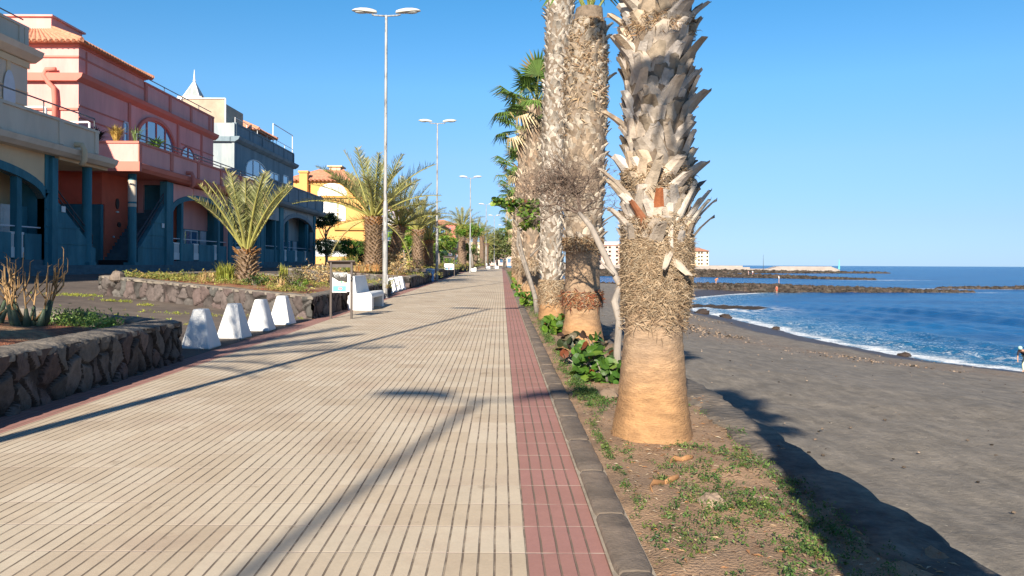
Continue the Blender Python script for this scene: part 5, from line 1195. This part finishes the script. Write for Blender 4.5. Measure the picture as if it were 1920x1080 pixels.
shrub(-6.0, 44.5, 1.15, (1.0,.8,.5), 'broad straw-coloured bush between the date palm groups', DRY+YG[:1], 11, 1500, .06, m=m_dry)
shrub(-5.6, 41.2, 1.0, (.45,.4,.35), 'dry sprawling bush in front of the straw-coloured one', DRY, 12, 700, .04, m=m_dry)
shrub(-5.9, 52, 1.15, (.8,.6,.4), 'grassy dry bush at the foot of the paired date palms', DRY+YG, 13, 700, .05, m=m_dry)
shrub(-5.4, 80, 1.25, (1.0,.9,.5), 'low green bush behind the distant sign', G1, 14, 500, .08)
shrub(-5.6, 107, 1.3, (1.6,1.2,.6), 'brown dry bush beyond the far white bench', DRY, 15, 500, .1, m=m_dry)
shrub(-5.0, 124, 1.2, (1.8,1.4,.7), 'mixed green bush near the fourth lamp post', G1+G3, 16, 500, .12)
shrub(-4.2, 140, 1.2, (2.0,1.4,.8), 'olive bush near the farthest planter', G3, 17, 500, .12)
# rocks on the planters
for k, (x, y, s_, lab) in enumerate(((-11.3, 22.6, .22, 'pale rock on the left end of the long planter wall'), (-4.9, 19.35, .16, 'whitish cement block on the corner of the long planter'))):
    mb = MB(); mb.blob((0,0,0), s_, (1.1,1,.8), 8, 6, .2, (3.4,3.3,3.2)); tag(mb.build('rock', m_rock, None, False, (x, y, gz(y)+(.95 if k == 0 else .5))), lab, 'rock')

# aloe plants on the near planter
def aloe(x, y, z, label, seed, n=9, h=.75, k=1.0):
    r_ = random.Random(seed); o = empty('aloe_plant', (x, y, z), label, 'aloe', 'aloe plants on the near planter')
    mb = MB(); lf = MB()
    for i in range(n):
        a = i*2.4+r_.random(); b0 = Vector((math.cos(a)*.10, math.sin(a)*.10, 0)); tip = b0+Vector((math.cos(a)*.22*r_.uniform(.5, 1.4), math.sin(a)*.18, h*r_.uniform(.62, 1)))
        m_ = b0.lerp(tip, .5)+Vector((math.cos(a)*.05, 0, .02)); g = r_.uniform(.75, 1.2)
        lf.tube([tuple(b0), tuple(b0.lerp(m_, .5)+Vector((math.cos(a)*.02,0,0))), tuple(m_)], [.045*k,.042*k,.018*k], 7, (.10*g,.14*g,.085*g))
        c = (.38*g,.24*g,.11*g)
        mb.tube([tuple(b0+Vector((0,0,h*.2))), tuple(m_), tuple(tip)], [.013*k,.011*k,.007*k], 6, c)
        for j in range(3):
            s_ = m_.lerp(tip, .15+.28*j); aa = a+r_.uniform(-1.6, 1.6); e = s_+Vector((math.cos(aa)*.13, math.sin(aa)*.13, .10+.1*r_.random())); e2 = e+Vector((math.cos(aa)*.01, 0, .12+.08*r_.random())); e3 = e2+Vector((math.cos(aa+1)*.05, 0, .03))
            mb.tube([tuple(s_), tuple(s_.lerp(e, .6)-Vector((0,0,.01))), tuple(e), tuple(e2), tuple(e3)], [.008*k,.007*k,.006*k,.005*k,.002], 5, shade(c, r_.uniform(.6, 1.15)))
    lf.build('leaves', m_leaf, o, smooth=True); mb.build('stems', m_dry, o, smooth=True); return o
aloe(-6.15, 10.0, .55, 'aloe with dry orange branching stems on the near planter', 1, 11, .92, 1.1)
aloe(-6.75, 10.0, .56, 'second aloe cut by the left edge of the picture', 5, 10, .95, 1.0)
shrub(-5.75, 10.6, .60, (.50,.35,.07), 'low green ground plant on the near planter behind the wall', [(.16,.26,.06), (.22,.34,.08)], 21, 1300, .028)
shrub(-6.2, 11.1, .62, (.35,.25,.1), 'low dark plant behind the aloe', [(.10,.16,.05), (.16,.22,.08)], 22, 800, .028)
# ------------------------------------------------------------------ sea grape trees, dead bush, big-leaved shrubs in the bed
def roundleaf(mb, p, r, col, r_, up=.7):
    n = Vector((r_.gauss(0, .7), r_.gauss(-.35, .6), r_.gauss(up, .5))).normalized(); u = n.cross(Vector((r_.gauss(0,1), r_.gauss(0,1), .3))).normalized(); v = n.cross(u)
    k = 9; pts = [tuple(p+(u*math.cos(2*math.pi*i/k)*(1 if i else .82)+v*math.sin(2*math.pi*i/k))*r+n*r*.14*math.cos(4*math.pi*i/k)) for i in range(k)]
    o = len(mb.v); mb.v.append(tuple(p-n*r*.06)); mb.v.extend(pts)
    for i in range(k): mb.f.append((o, o+1+i, o+1+(i+1) % k)); mb.c.append(col)
SG = [(.07,.16,.02), (.12,.23,.025), (.045,.10,.015), (.19,.27,.04), (.09,.19,.02)]
def seagrape(x, y, label, base, blobs, leafr, seed, stem=None, cols=SG, redp=.04, name='sea_grape', cat='shrub'):
    r_ = random.Random(seed); o = empty(name, (x, y, base), label, cat, 'big-leaved sea grapes in the palm bed'); st = MB(); lf = MB()
    if stem:
        for pts, rr in stem: st.tube(pts, rr, 8)
    for (c, rad, n) in blobs:
        c = Vector(c); s0 = Vector(stem[0][0][-1]) if stem else Vector((0,0,0))
        for i in range(5):
            e = c+Vector((r_.gauss(0,.5)*rad[0], r_.gauss(0,.5)*rad[1], r_.gauss(0,.5)*rad[2])); st.tube([tuple(s0), tuple(s0.lerp(e, .5)+Vector((0,0,-.03))), tuple(e)], [.018,.012,.005], 5)
        for i in range(n):
            p = c+Vector((r_.uniform(-1,1)*rad[0], r_.uniform(-1,1)*rad[1], r_.uniform(-1,1)*rad[2])); col = (.22,.06,.02) if r_.random() < redp else r_.choice(cols)
            roundleaf(lf, p, leafr*r_.uniform(.6, 1.15), shade(col, r_.uniform(.75, 1.3)), r_)
    st.build('stems', m_wood, o, smooth=True); lf.build('foliage', m_leaf, o); return o
seagrape(1.30, 9.3, 'large round-leaved bush between the two nearest palms, some leaves red', .06, [((.03,.0,.15),(.17,.2,.13),55), ((-.20,.2,.25),(.20,.3,.18),50), ((-.30,.1,.10),(.12,.2,.09),26), ((-.12,.5,.44),(.10,.1,.1),12)], .07, 1, cols=[(.05,.12,.018), (.08,.17,.02), (.035,.08,.012), (.13,.21,.03), (.07,.15,.02)], redp=.03)
seagrape(1.22, 10.6, 'dark curled dead leaves in the bush against the second palm', .06, [((-.2,.1,.3),(.2,.15,.2),40), ((.2,.0,.2),(.2,.15,.18),40)], .07, 6, cols=[(.035,.05,.02), (.06,.035,.025), (.12,.10,.06)], redp=.1)
seagrape(1.12, 15.2, 'small round-leaved bush at the foot of the third palm', .1, [((-.05,0,.2),(.22,.2,.18),70)], .085, 2, redp=.08)
seagrape(.83, 24.5, 'low round-leaved sprout by the fourth palm near the kerb', .15, [((0,0,.25),(.2,.2,.22),50)], .09, 3)
seagrape(.80, 30.5, 'small leafy sprout by the fifth palm near the kerb', .18, [((0,0,.25),(.25,.3,.25),50)], .09, 4)
seagrape(.80, 36.5, 'leafy yellow-green sprout by the sixth palm near the kerb', .2, [((0,0,.3),(.3,.3,.3),60)], .1, 5)
# the wind-bent sea grape tree
seagrape(.98, 20.8, 'wind-bent sea grape tree reaching left over the paving with big green leaves', .12,
    [((-.12,0,2.62),(.32,.35,.28),100), ((-.45,-.1,2.92),(.35,.3,.16),80), ((-.85,-.1,3.05),(.40,.3,.10),80), ((-.25,0,3.0),(.4,.3,.15),70), ((.16,0,2.55),(.14,.25,.28),50), ((-.35,-.1,2.6),(.2,.25,.2),40)], .075, 7,
    stem=[([(.0,0,-.05),(-.06,0,.5),(-.22,0,1.05),(-.42,0,1.7),(-.5,0,2.2),(-.3,0,2.6)], [.075,.065,.05,.04,.03,.02]), ([(-.05,.05,.4),(-.3,.05,1.2),(-.55,0,1.9),(-.52,0,2.4),(-.8,0,2.85),(-1.15,0,3.0)], [.05,.045,.035,.03,.02,.01]), ([(-.2,0,1.6),(.1,0,1.9),(.15,0,2.4)], [.03,.02,.01])],
    name='sea_grape_tree', cat='tree', cols=SG+[(.24,.26,.05)])
# grey leaning stem carrying the dead twiggy bush in front of the second palm
def twigs(mb, p, d, l, r, depth, r_):
    q = p+d*l; mid = p.lerp(q, .5)+Vector((r_.gauss(0,1), r_.gauss(0,1), r_.gauss(0,1)))*l*.06; mb.tube([tuple(p), tuple(mid), tuple(q)], [r, r*.8, r*.6], 4 if depth < 3 else 5, cap=False)
    if depth == 0: return
    for i in range(r_.choice((2, 3, 3))):
        nd = (d*.75+Vector((r_.gauss(0,.62), r_.gauss(0,.62), r_.gauss(.02,.45)))).normalized(); twigs(mb, q, nd, l*r_.uniform(.62, .9), r*.62, depth-1, r_)
r_ = random.Random(5); o = empty('dead_tree', (1.47, 9.7, .05), 'grey leaning stem with a dead twiggy crown, just left of the nearest palm', 'tree')
mb = MB(); stem = [(0,0,-.05),(.0,0,.35),(.02,.0,.75),(-.03,.05,.98),(.05,.1,1.18),(-.07,.25,1.45),(-.28,.5,1.95),(-.42,.7,2.15)]
mb.tube(stem, [.052,.048,.044,.050,.042,.046,.038,.028], 9); mb.tube([(-.03,.1,1.32),(-.2,.2,1.5)], [.02,.012], 6); mb.build('trunk', mat('grey_wood', (.30,.26,.22), .9, .3, 8, .008, 40, stretch=(1,1,.3)), o, smooth=True)
mb = MB(); s0 = Vector(stem[-1])
for i in range(9): twigs(mb, s0+Vector((r_.uniform(-.05,.05),0,0)), Vector((r_.uniform(-.9,.35), r_.uniform(.0,.5), r_.uniform(.05,.75))).normalized(), .30, .016, 5, r_)
mb.build('twigs', mat('dead_twig', (.13,.095,.075), .9, .3, 12), o)
mb = MB()
for i in range(1700):
    p = s0+Vector((r_.gauss(-.30,.27), r_.gauss(.25,.16), r_.gauss(.42,.13))); d = Vector((r_.gauss(0,1), r_.gauss(0,1), r_.gauss(-.3,1))).normalized(); w_ = d.cross(Vector((0,1,0))).normalized()*.004; k = r_.uniform(.5, 1.5)
    l = r_.uniform(.05, .13); mb.add([tuple(p-w_), tuple(p+w_), tuple(p+d*l)], [(0,1,2)], (.17*k,.12*k,.09*k))
mb.build('dead_leaves', m_dry, o)

# ------------------------------------------------------------------ ground cover (stuff)
def cover(name, label, regions, m, cols, seed, size, h, leaves=12):
    r_ = random.Random(seed); mb = MB()
    for (fx, n) in regions:
        for _ in range(n):
            x, y, z, k = fx(r_); s_ = size*k*r_.uniform(.5, 1.4); col = shade(r_.choice(cols), r_.uniform(.75, 1.3))
            for j in range(leaves):
                a = r_.uniform(0, 6.283); rr = s_*r_.uniform(.1, 1); p = Vector((x+math.cos(a)*rr, y+math.sin(a)*rr, z+h*k*r_.random()*(1-.6*rr/s_))); leafcard(mb, p, s_*r_.uniform(.16, .34), shade(col, r_.uniform(.75, 1.25)), r_)
    o = mb.build(name, m); tag(o, label, 'ground cover', kind='stuff'); return o
def patchpts(cx, cy, rx, ry, kk=1.0):
    return lambda r_: (lambda x, y: (x, y, bedz(x, y)+.005, kk))(min(2.08, max(.76, cx+r_.gauss(0, rx))), cy+r_.gauss(0, ry))
W = []
rp = random.Random(8)
for _ in range(70):
    y = 3.3+rp.random()**1.4*4.6; x = rp.uniform(.85, 2.05); W.append((patchpts(x, y, .045, .07, rp.uniform(.6, 1.1)), rp.randint(2, 8)))
for (cx, cy, rx, ry, n) in ((1.32, 4.75, .13, .16, 70), (1.55, 4.55, .12, .2, 55), (1.2, 4.2, .16, .2, 45), (1.75, 4.2, .1, .25, 60), (1.55, 3.85, .1, .12, 40), (1.35, 5.35, .16, .12, 45), (1.8, 5.6, .10, .25, 50), (1.5, 6.0, .12, .12, 25), (1.9, 4.9, .08, .3, 40), (1.0, 4.0, .06, .2, 22)): W.append((patchpts(cx, cy, rx, ry), n))
for y0 in np.arange(3.2, 7.0, .16): W.append((patchpts(.80+rp.uniform(0,.03), y0, .02, .10, .8), rp.choice((0, 3, 9, 12))))
for (cx, cy, rx, ry, n) in ((.93, 8.4, .08, .3, 130), (.90, 9.2, .06, .25, 80), (1.1, 8.1, .1, .2, 60), (.85, 10.2, .05, .3, 50), (.95, 12.0, .06, .5, 90), (.86, 14.5, .04, .8, 110), (.95, 17, .08, 1.0, 150), (1.0, 21, .1, 1.5, 150), (.95, 27, .1, 2, 160), (1.1, 35, .2, 4, 260), (1.1, 50, .3, 8, 400), (1.2, 75, .4, 14, 600)): W.append((patchpts(cx, cy, rx, ry, 1+cy*.02), n))
cover('weeds', 'small green weeds growing in the soil under the palms', W, m_leaf, [(.07,.14,.03), (.10,.17,.04), (.14,.19,.045), (.055,.11,.03)], 3, .036, .06, 14)
# dry litter flecks on the soil
r_ = random.Random(12); mb = MB()
for i in range(3200):
    y = 3.0+abs(r_.gauss(0, 1))*4.5 if i % 4 else r_.uniform(3, 20); x = r_.uniform(.76, 2.2); l = r_.uniform(.006, .03); a = r_.uniform(0, 6.3); z = bedz(x, y)+.004; dx, dy = math.cos(a)*l, math.sin(a)*l; w_ = l*r_.uniform(.12, .4)
    c = r_.choice(((.42,.30,.18), (.30,.19,.10), (.52,.42,.30), (.18,.11,.07), (.40,.20,.09)))
    mb.add([(x-dx, y-dy, z), (x+dy*w_/l, y-dx*w_/l, z+l*.3), (x+dx, y+dy, z+.003), (x-dy*w_/l, y+dx*w_/l, z+l*.2)], [(0,1,2,3)], shade(c, r_.uniform(.7, 1.2)))
tag(mb.build('litter', m_dry), 'dry plant litter scattered over the bed soil', 'litter', kind='stuff')
# fallen dry leaf sheaths, stone
for k, (x, y, l, a, lab) in enumerate(((1.08, 5.05, .20, .5, 'curled orange-brown fallen palm sheath left of the pale stone'), (1.32, 5.6, .12, .1, 'small dry brown leaf sheath below the nearest palm'), (1.42, 6.7, .12, 2.2, 'dry leaf sheath right of the nearest palm foot'))):
    mb = MB(); z = bedz(x, y)
    for s_ in (-1, 1):
        pts = [(0,0,.012), (l*.4*s_, .02, .02), (l*.8*s_, .05*s_, .018), (l*s_, .10*s_-.02, .008)]; mb.tube(pts, [.016,.022,.016,.004], 6, (.42,.22,.10), flat=.35)
    o = mb.build('fallen_sheath', m_dry, None, True, (x, y, z)); o.rotation_euler = (0,0,a); tag(o, lab, 'dry leaf', 'fallen palm sheaths on the bed')
mb = MB(); rr = random.Random(4); mb.blob((0,0,.02), .075, (1.15,.9,.6), 9, 6, .22, (5.6,5.0,4.3)); mb.blob((.05,-.06,.01), .035, (1.2,.8,.6), 7, 5, .2, (5.2,4.7,4.0))
tag(mb.build('stone', m_rock, None, False, (1.29, 4.68, bedz(1.29, 4.68))), 'pale broken stone lying among the weeds of the bed', 'stone')
mb = MB(); mb.blob((0,0,.06), .085, (1.2,.8,.9), 8, 6, .2, (3.8,3.3,2.8)); tag(mb.build('stone', m_rock, None, False, (1.15, 8.15, .05)), 'pinkish stone under the big-leaved bush', 'stone')
# grass and weeds on the planters and the asphalt
def pt(x, y, rx, ry, top=None, k=1.0):
    def f(r_):
        X, Y = x+r_.gauss(0, rx), y+r_.gauss(0, ry); return X, Y, (top(X, Y)-.02 if top else zt(X, Y)+.01), k
    return f
GR = []
for (x, y, rx, ry, n, t_) in ((-11.2, 24.2, .4, .3, 50, top2), (-10.3, 23.8, .5, .3, 160, top2), (-9.7, 25, .8, .8, 160, top2), (-8.3, 23.2, .9, .3, 120, top2), (-7.0, 25.5, 1.2, .8, 130, top2), (-6.0, 21.6, .3, .3, 60, top2), (-8.8, 28, 1.5, 1.5, 200, top2), (-6, 30, 1, 1.5, 140, top2), (-7, 46, 1.6, 3, 260, top3), (-8.5, 43, 1.5, 1, 160, top3), (-6, 70, 1.2, 8, 500, top4), (-6, 100, 1.2, 8, 500, top5), (-6, 132, 1.2, 9, 500, top6)): GR.append((pt(x, y, rx, ry, t_, 1.0+y*.01), n))
cover('grass', 'tufts of grass and weeds on the stone planters', GR, m_leaf, [(.26,.28,.06), (.34,.30,.08), (.18,.22,.05), (.40,.28,.10)], 5, .10, .16, 11)
GA = [(pt(-8.35, 16.6, .35, .25), 60), (pt(-12.2, 22.0, .35, .2), 90), (pt(-10.4, 20.8, .25, .1), 40), (pt(-9.3, 20.2, .12, .08), 22), (pt(-6.5, 16.2, .10, .06), 14), (pt(-6.5, 13.5, .05, .04), 6), (pt(-5.3, 19.0, .15, .06), 26), (pt(-5.2, 32.9, .2, .1), 10), (pt(-7.5, 18.4, .6, .1), 40), (pt(-8.9, 13.4, .35, .2), 26), (pt(-5.6, 18.8, .3, .1), 25)]
cover('pavement_weeds', 'yellow-green weeds growing in cracks of the asphalt', GA, m_leaf, [(.34,.36,.05), (.26,.32,.05), (.40,.38,.08)], 6, .07, .07, 11)
# beach debris
r_ = random.Random(77); mb = MB()
def bz(x, y): D = sdist(np.array([x]), np.array([y]))[0]; return float(beach_z(np.array([D]), None)[0]), D
N_ = 0
Xs = np.array([r_.uniform(3, 42) for _ in range(30000)]); Ys = np.array([6+(r_.random()**1.3)*84 for _ in range(30000)]); Ds = sdist(Xs, Ys); Zs = beach_z(Ds, None)
for x, y, d, z in zip(Xs, Ys, Ds, Zs):
    if d < 1.5: continue
    pw = math.exp(-((d-9.5+1.6*math.sin(y*.11)+.6*math.sin(y*.7))/2.6)**2)
    if r_.random() > .05+.95*pw: continue
    s_ = r_.uniform(.008, .028)*(1+.7*pw)*(1+y*.010); g = r_.choice((6.0, 7, 3.0, 1.0, .5, 2, 4)); c = (g*1.05, g*.95, g*.83) if r_.random() > .12 else (4.6, 3.9, 3.3)
    mb.blob((x, y, z+.02+.03*0), s_, (1.3, 1, .6), 5, 3, .3, c)
tag(mb.build('pebbles', m_rock), 'pale pebbles and shell bits washed up on the black beach', 'pebbles', kind='stuff')
for (x, y, s_, lab) in ((24.7, 47.0, .24, 'dark boulder at the edge of the surf near the walker'), (22.3, 85, .5, 'dark boulder in the wash at the far end of the beach'), (22.8, 78, .4, 'small dark rock in the wash beside the larger one'), (23.6, 66, .25, 'small rock standing in the foam midway along the beach')):
    D = sdist(np.array([x]), np.array([y])); z = float(beach_z(D, None)[0]); mb = MB(); rr = random.Random(int(y)); mb.blob((0,0,0), s_, (1.6,1.2,.8), 9, 6, .22, (.8,.7,.7)); mb.blob((-s_*.9,.1,-.1), s_*.6, (1.5,1,.5), 7, 5, .2, (.8,.7,.7)); tag(mb.build('boulder', m_rock, None, False, (x, y, max(z, -4.05)+s_*.25)), lab, 'rock', 'single rocks at the waterline')
mb = MB(); rr = random.Random(3)
for i in range(46):
    t = rr.random(); x = 24.5+9*t+rr.gauss(0,.5); y = 103-5*t+rr.gauss(0,1.0); mb.blob((x, y, -4.0), rr.uniform(.2, .6), (1.6,1.2,.45), 7, 4, .25, (.75,.68,.66))
mb.grid(np.array([[(x, 100.5-.35*(x-24)+q*1.2, -4.05+.22*math.cos(q*1.5)) for q in (-1, -.5, 0, .5, 1)] for x in np.linspace(23, 34, 12)]), col=(.7,.65,.62))
tag(mb.build('reef', m_rock), 'low dark reef of rocks in the shallow corner of the bay', 'reef')
# ------------------------------------------------------------------ people
def person(loc, label, joints, shirt, pants, skin=m_skin, rz=0, s=1.0, hair=(.05,.035,.025), legskin=False, hat=None):
    """joints: dict name->(x,y,z) metres; one continuous skinned body, clothes as children"""
    o = bpy.data.objects.new('person', None); COL.objects.link(o); o.location = loc; o.rotation_euler = (0,0,rz); o.scale = (s, s, s); tag(o, label, 'person')
    def skinobj(name, verts, edges, rads, m, root=0, parent=o):
        me = bpy.data.meshes.new(name); me.from_pydata(verts, edges, []); me.materials.append(m); ob = bpy.data.objects.new(name, me); COL.objects.link(ob); ob.parent = parent
        md = ob.modifiers.new('skin', 'SKIN'); sv_ = me.skin_vertices[0].data if me.skin_vertices else None
        if sv_ is None:
            import bmesh
            bm = bmesh.new(); bm.from_mesh(me); bm.verts.layers.skin.verify(); bm.to_mesh(me); bm.free(); sv_ = me.skin_vertices[0].data
        for i, r in enumerate(rads): sv_[i].radius = (r, r*.82) if not isinstance(r, tuple) else r; sv_[i].use_root = (i == root)
        sb = ob.modifiers.new('sub', 'SUBSURF'); sb.levels = 2; sb.render_levels = 2; me.polygons.foreach_set('use_smooth', [True]*len(me.polygons)); md.use_smooth_shade = True
        return ob
    J = joints; names = ['pelvis','waist','chest','neck','headb','headt','shl','ell','wrl','hal','shr','elr','wrr','har','hil','knl','anl','tol','hir','knr','anr','tor']
    V = [J[n] for n in names]; I = {n: i for i, n in enumerate(names)}
    E = [('pelvis','waist'),('waist','chest'),('chest','neck'),('neck','headb'),('headb','headt'),('chest','shl'),('shl','ell'),('ell','wrl'),('wrl','hal'),('chest','shr'),('shr','elr'),('elr','wrr'),('wrr','har'),('pelvis','hil'),('hil','knl'),('knl','anl'),('anl','tol'),('pelvis','hir'),('hir','knr'),('knr','anr'),('anr','tor')]
    Rr = dict(pelvis=(.15,.11), waist=(.13,.10), chest=(.16,.11), neck=.055, headb=.075, headt=.09, shl=.065, ell=.042, wrl=.028, hal=.035, shr=.065, elr=.042, wrr=.028, har=.035, hil=.085, knl=.058, anl=.038, tol=.035, hir=.085, knr=.058, anr=.038, tor=.035)
    skinobj('body', V, [(I[a], I[b_]) for a, b_ in E], [Rr[n] for n in names], skin)
    mid = lambda a, b_, t: tuple(Vector(J[a]).lerp(Vector(J[b_]), t))
    sv2 = [J['pelvis'], J['waist'], J['chest'], J['shl'], mid('shl','ell',.95), J['shr'], mid('shr','elr',.95), mid('chest','neck',.6)]
    if shirt: skinobj('shirt', sv2, [(0,1),(1,2),(2,3),(3,4),(2,5),(5,6),(2,7)], [(.165,.125),(.155,.12),(.18,.13),.08,.06,.08,.06,.07], cloth(shirt), 1)
    t = .95 if not legskin else .55
    pv = [mid('pelvis','waist',.3), J['hil'], J['knl'], mid('knl','anl',t), J['hir'], J['knr'], mid('knr','anr',t)] if not legskin else [mid('pelvis','waist',.3), J['hil'], mid('hil','knl',.8), J['hir'], mid('hir','knr',.8)]
    if legskin: skinobj('shorts', pv, [(0,1),(1,2),(0,3),(3,4)], [(.165,.125),.10,.085,.10,.085], cloth(pants))
    else: skinobj('trousers', pv, [(0,1),(1,2),(2,3),(0,4),(4,5),(5,6)], [(.165,.125),.10,.075,.06,.10,.075,.06], cloth(pants))
    mb_ = MB(); c = Vector(J['headb']).lerp(Vector(J['headt']), .75)+Vector((0,.015,.03)); mb_.blob(tuple(c), .105, (.95,1.05,.95), 10, 7, .03); mb_.build('hat' if hat else 'hair', cloth(hat or hair), o, smooth=True)
    return o
STAND = dict(pelvis=(0,0,.95), waist=(0,0,1.1), chest=(0,0,1.33), neck=(0,0,1.48), headb=(0,-.01,1.56), headt=(0,-.01,1.68), shl=(-.18,0,1.42), ell=(-.23,.02,1.12), wrl=(-.22,-.06,.88), hal=(-.22,-.08,.80), shr=(.18,0,1.42), elr=(.23,.02,1.12), wrr=(.22,-.06,.88), har=(.22,-.08,.80), hil=(-.09,0,.88), knl=(-.1,-.02,.48), anl=(-.1,.02,.08), tol=(-.1,-.13,.04), hir=(.09,0,.88), knr=(.1,-.02,.48), anr=(.1,.02,.08), tor=(.1,-.13,.04))
WALK = dict(STAND, knl=(-.1,-.18,.50), anl=(-.1,-.12,.09), tol=(-.1,-.25,.05), knr=(.1,.08,.48), anr=(.1,.28,.12), tor=(.1,.18,.04), ell=(-.24,.10,1.15), wrl=(-.22,.12,.92), hal=(-.22,.12,.84))
BEND = dict(pelvis=(0,.12,.85), waist=(-.02,.02,.98), chest=(-.05,-.18,1.10), neck=(-.06,-.30,1.16), headb=(-.06,-.36,1.19), headt=(-.07,-.45,1.25), shl=(-.22,-.22,1.10), ell=(-.26,-.25,.82), wrl=(-.22,-.32,.60), hal=(-.2,-.34,.52), shr=(.13,-.22,1.10), elr=(.17,-.25,.82), wrr=(.12,-.34,.62), har=(.1,-.36,.55), hil=(-.09,.12,.80), knl=(-.12,-.02,.45), anl=(-.12,.04,.08), tol=(-.12,-.12,.04), hir=(.09,.12,.80), knr=(.12,.0,.45), anr=(.12,.1,.08), tor=(.12,-.06,.04))
def bloc(x, y): return (x, y, float(beach_z(sdist(np.array([x]), np.array([y])), None)[0]))
person(bloc(26.25, 38.4), 'person in a dark top and pale trousers bending at the right edge of the beach', BEND, (.03,.03,.045), (.55,.58,.42), rz=R(-60), s=1.0, hat=(.35,.55,.50))
person((54.6, 152.2, -4.15), 'bather in red standing at the water in front of the long breakwater', STAND, (.55,.10,.05), (.60,.10,.05), rz=.3, legskin=True)
person((57.3, 158.5, -2.15), 'small figure in white standing on top of the long breakwater', STAND, (.75,.72,.68), (.25,.25,.28), rz=1, legskin=True)
person((43.8, 156.6, -2.3), 'figure in orange crouching on the left part of the breakwater', BEND, (.65,.22,.06), (.55,.25,.1), rz=2, legskin=True)
person((95.6, 297, -2.2), 'left of two tiny figures on the second breakwater, in pink', STAND, (.7,.35,.35), (.6,.6,.6), rz=1, legskin=True)
person((97.2, 297, -2.2), 'right of two tiny figures on the second breakwater, in white', STAND, (.8,.8,.8), (.5,.1,.1), rz=0, legskin=True)
person((-6.05, 90.5, 1.30), 'person in a white shirt behind the distant planter, left of the palm', WALK, (.78,.76,.78), (.35,.36,.40), rz=R(200))
person((-5.4, 91.5, 1.15), 'person in a white shirt right beside the star-crowned palm trunk', STAND, (.75,.73,.72), (.6,.6,.6), rz=R(150))

r_ = random.Random(31); pal = [q for q in COL.objects if q.get('label', '').startswith('nearest fan palm')][0]; mb = MB()
for (a, z, L_, W_, bend, tw, col, up) in ((-1.75, 1.80, .30, .11, .35, .05, (.60,.22,.10), 1), (-2.05, 1.74, .26, .10, .4, -.5, (.52,.22,.12), 1), (-1.35, 1.95, .42, .075, .10, .02, (1.15,1.1,1.05), -1), (-1.15, 1.62, .24, .10, .5, .9, (1.1,1.0,.9), -1), (-1.0, 1.72, .40, .09, .25, .75, (1.15,1.12,1.08), 1), (-.8, 1.68, .36, .10, .4, .6, (1.1,1.08,1.02), 1), (-1.2, 1.75, .40, .085, .15, .45, (1.2,1.16,1.1), 1), (-2.5, 1.85, .34, .13, .6, -.5, (1.05,.95,.82), 1), (-2.7, 1.95, .34, .12, .8, -.4, (1.1,1.0,.9), 1), (-.35, 1.70, .34, .10, .7, .3, (1.0,.95,.9), 1), (-.1, 1.6, .3, .10, .8, .2, (.9,.8,.7), 1), (-1.5, 1.55, .22, .12, .45, -.9, (1.15,1.05,.92), -1), (-2.2, 2.0, .36, .13, .5, .7, (1.15,1.05,.92), 1)):
    out = Vector((math.cos(a), math.sin(a), 0)); side = Vector((-out.y, out.x, 0)); boot(mb, Vector((.03, 0, z))+out*.262, Vector((0,0,up)), out, side if up > 0 else -side, L_*.86, W_, bend, shade(col, .84 if col[1] > .5 else 1), tw, th=.012)
mb.build('torn_leaf_bases', m_boot, pal)
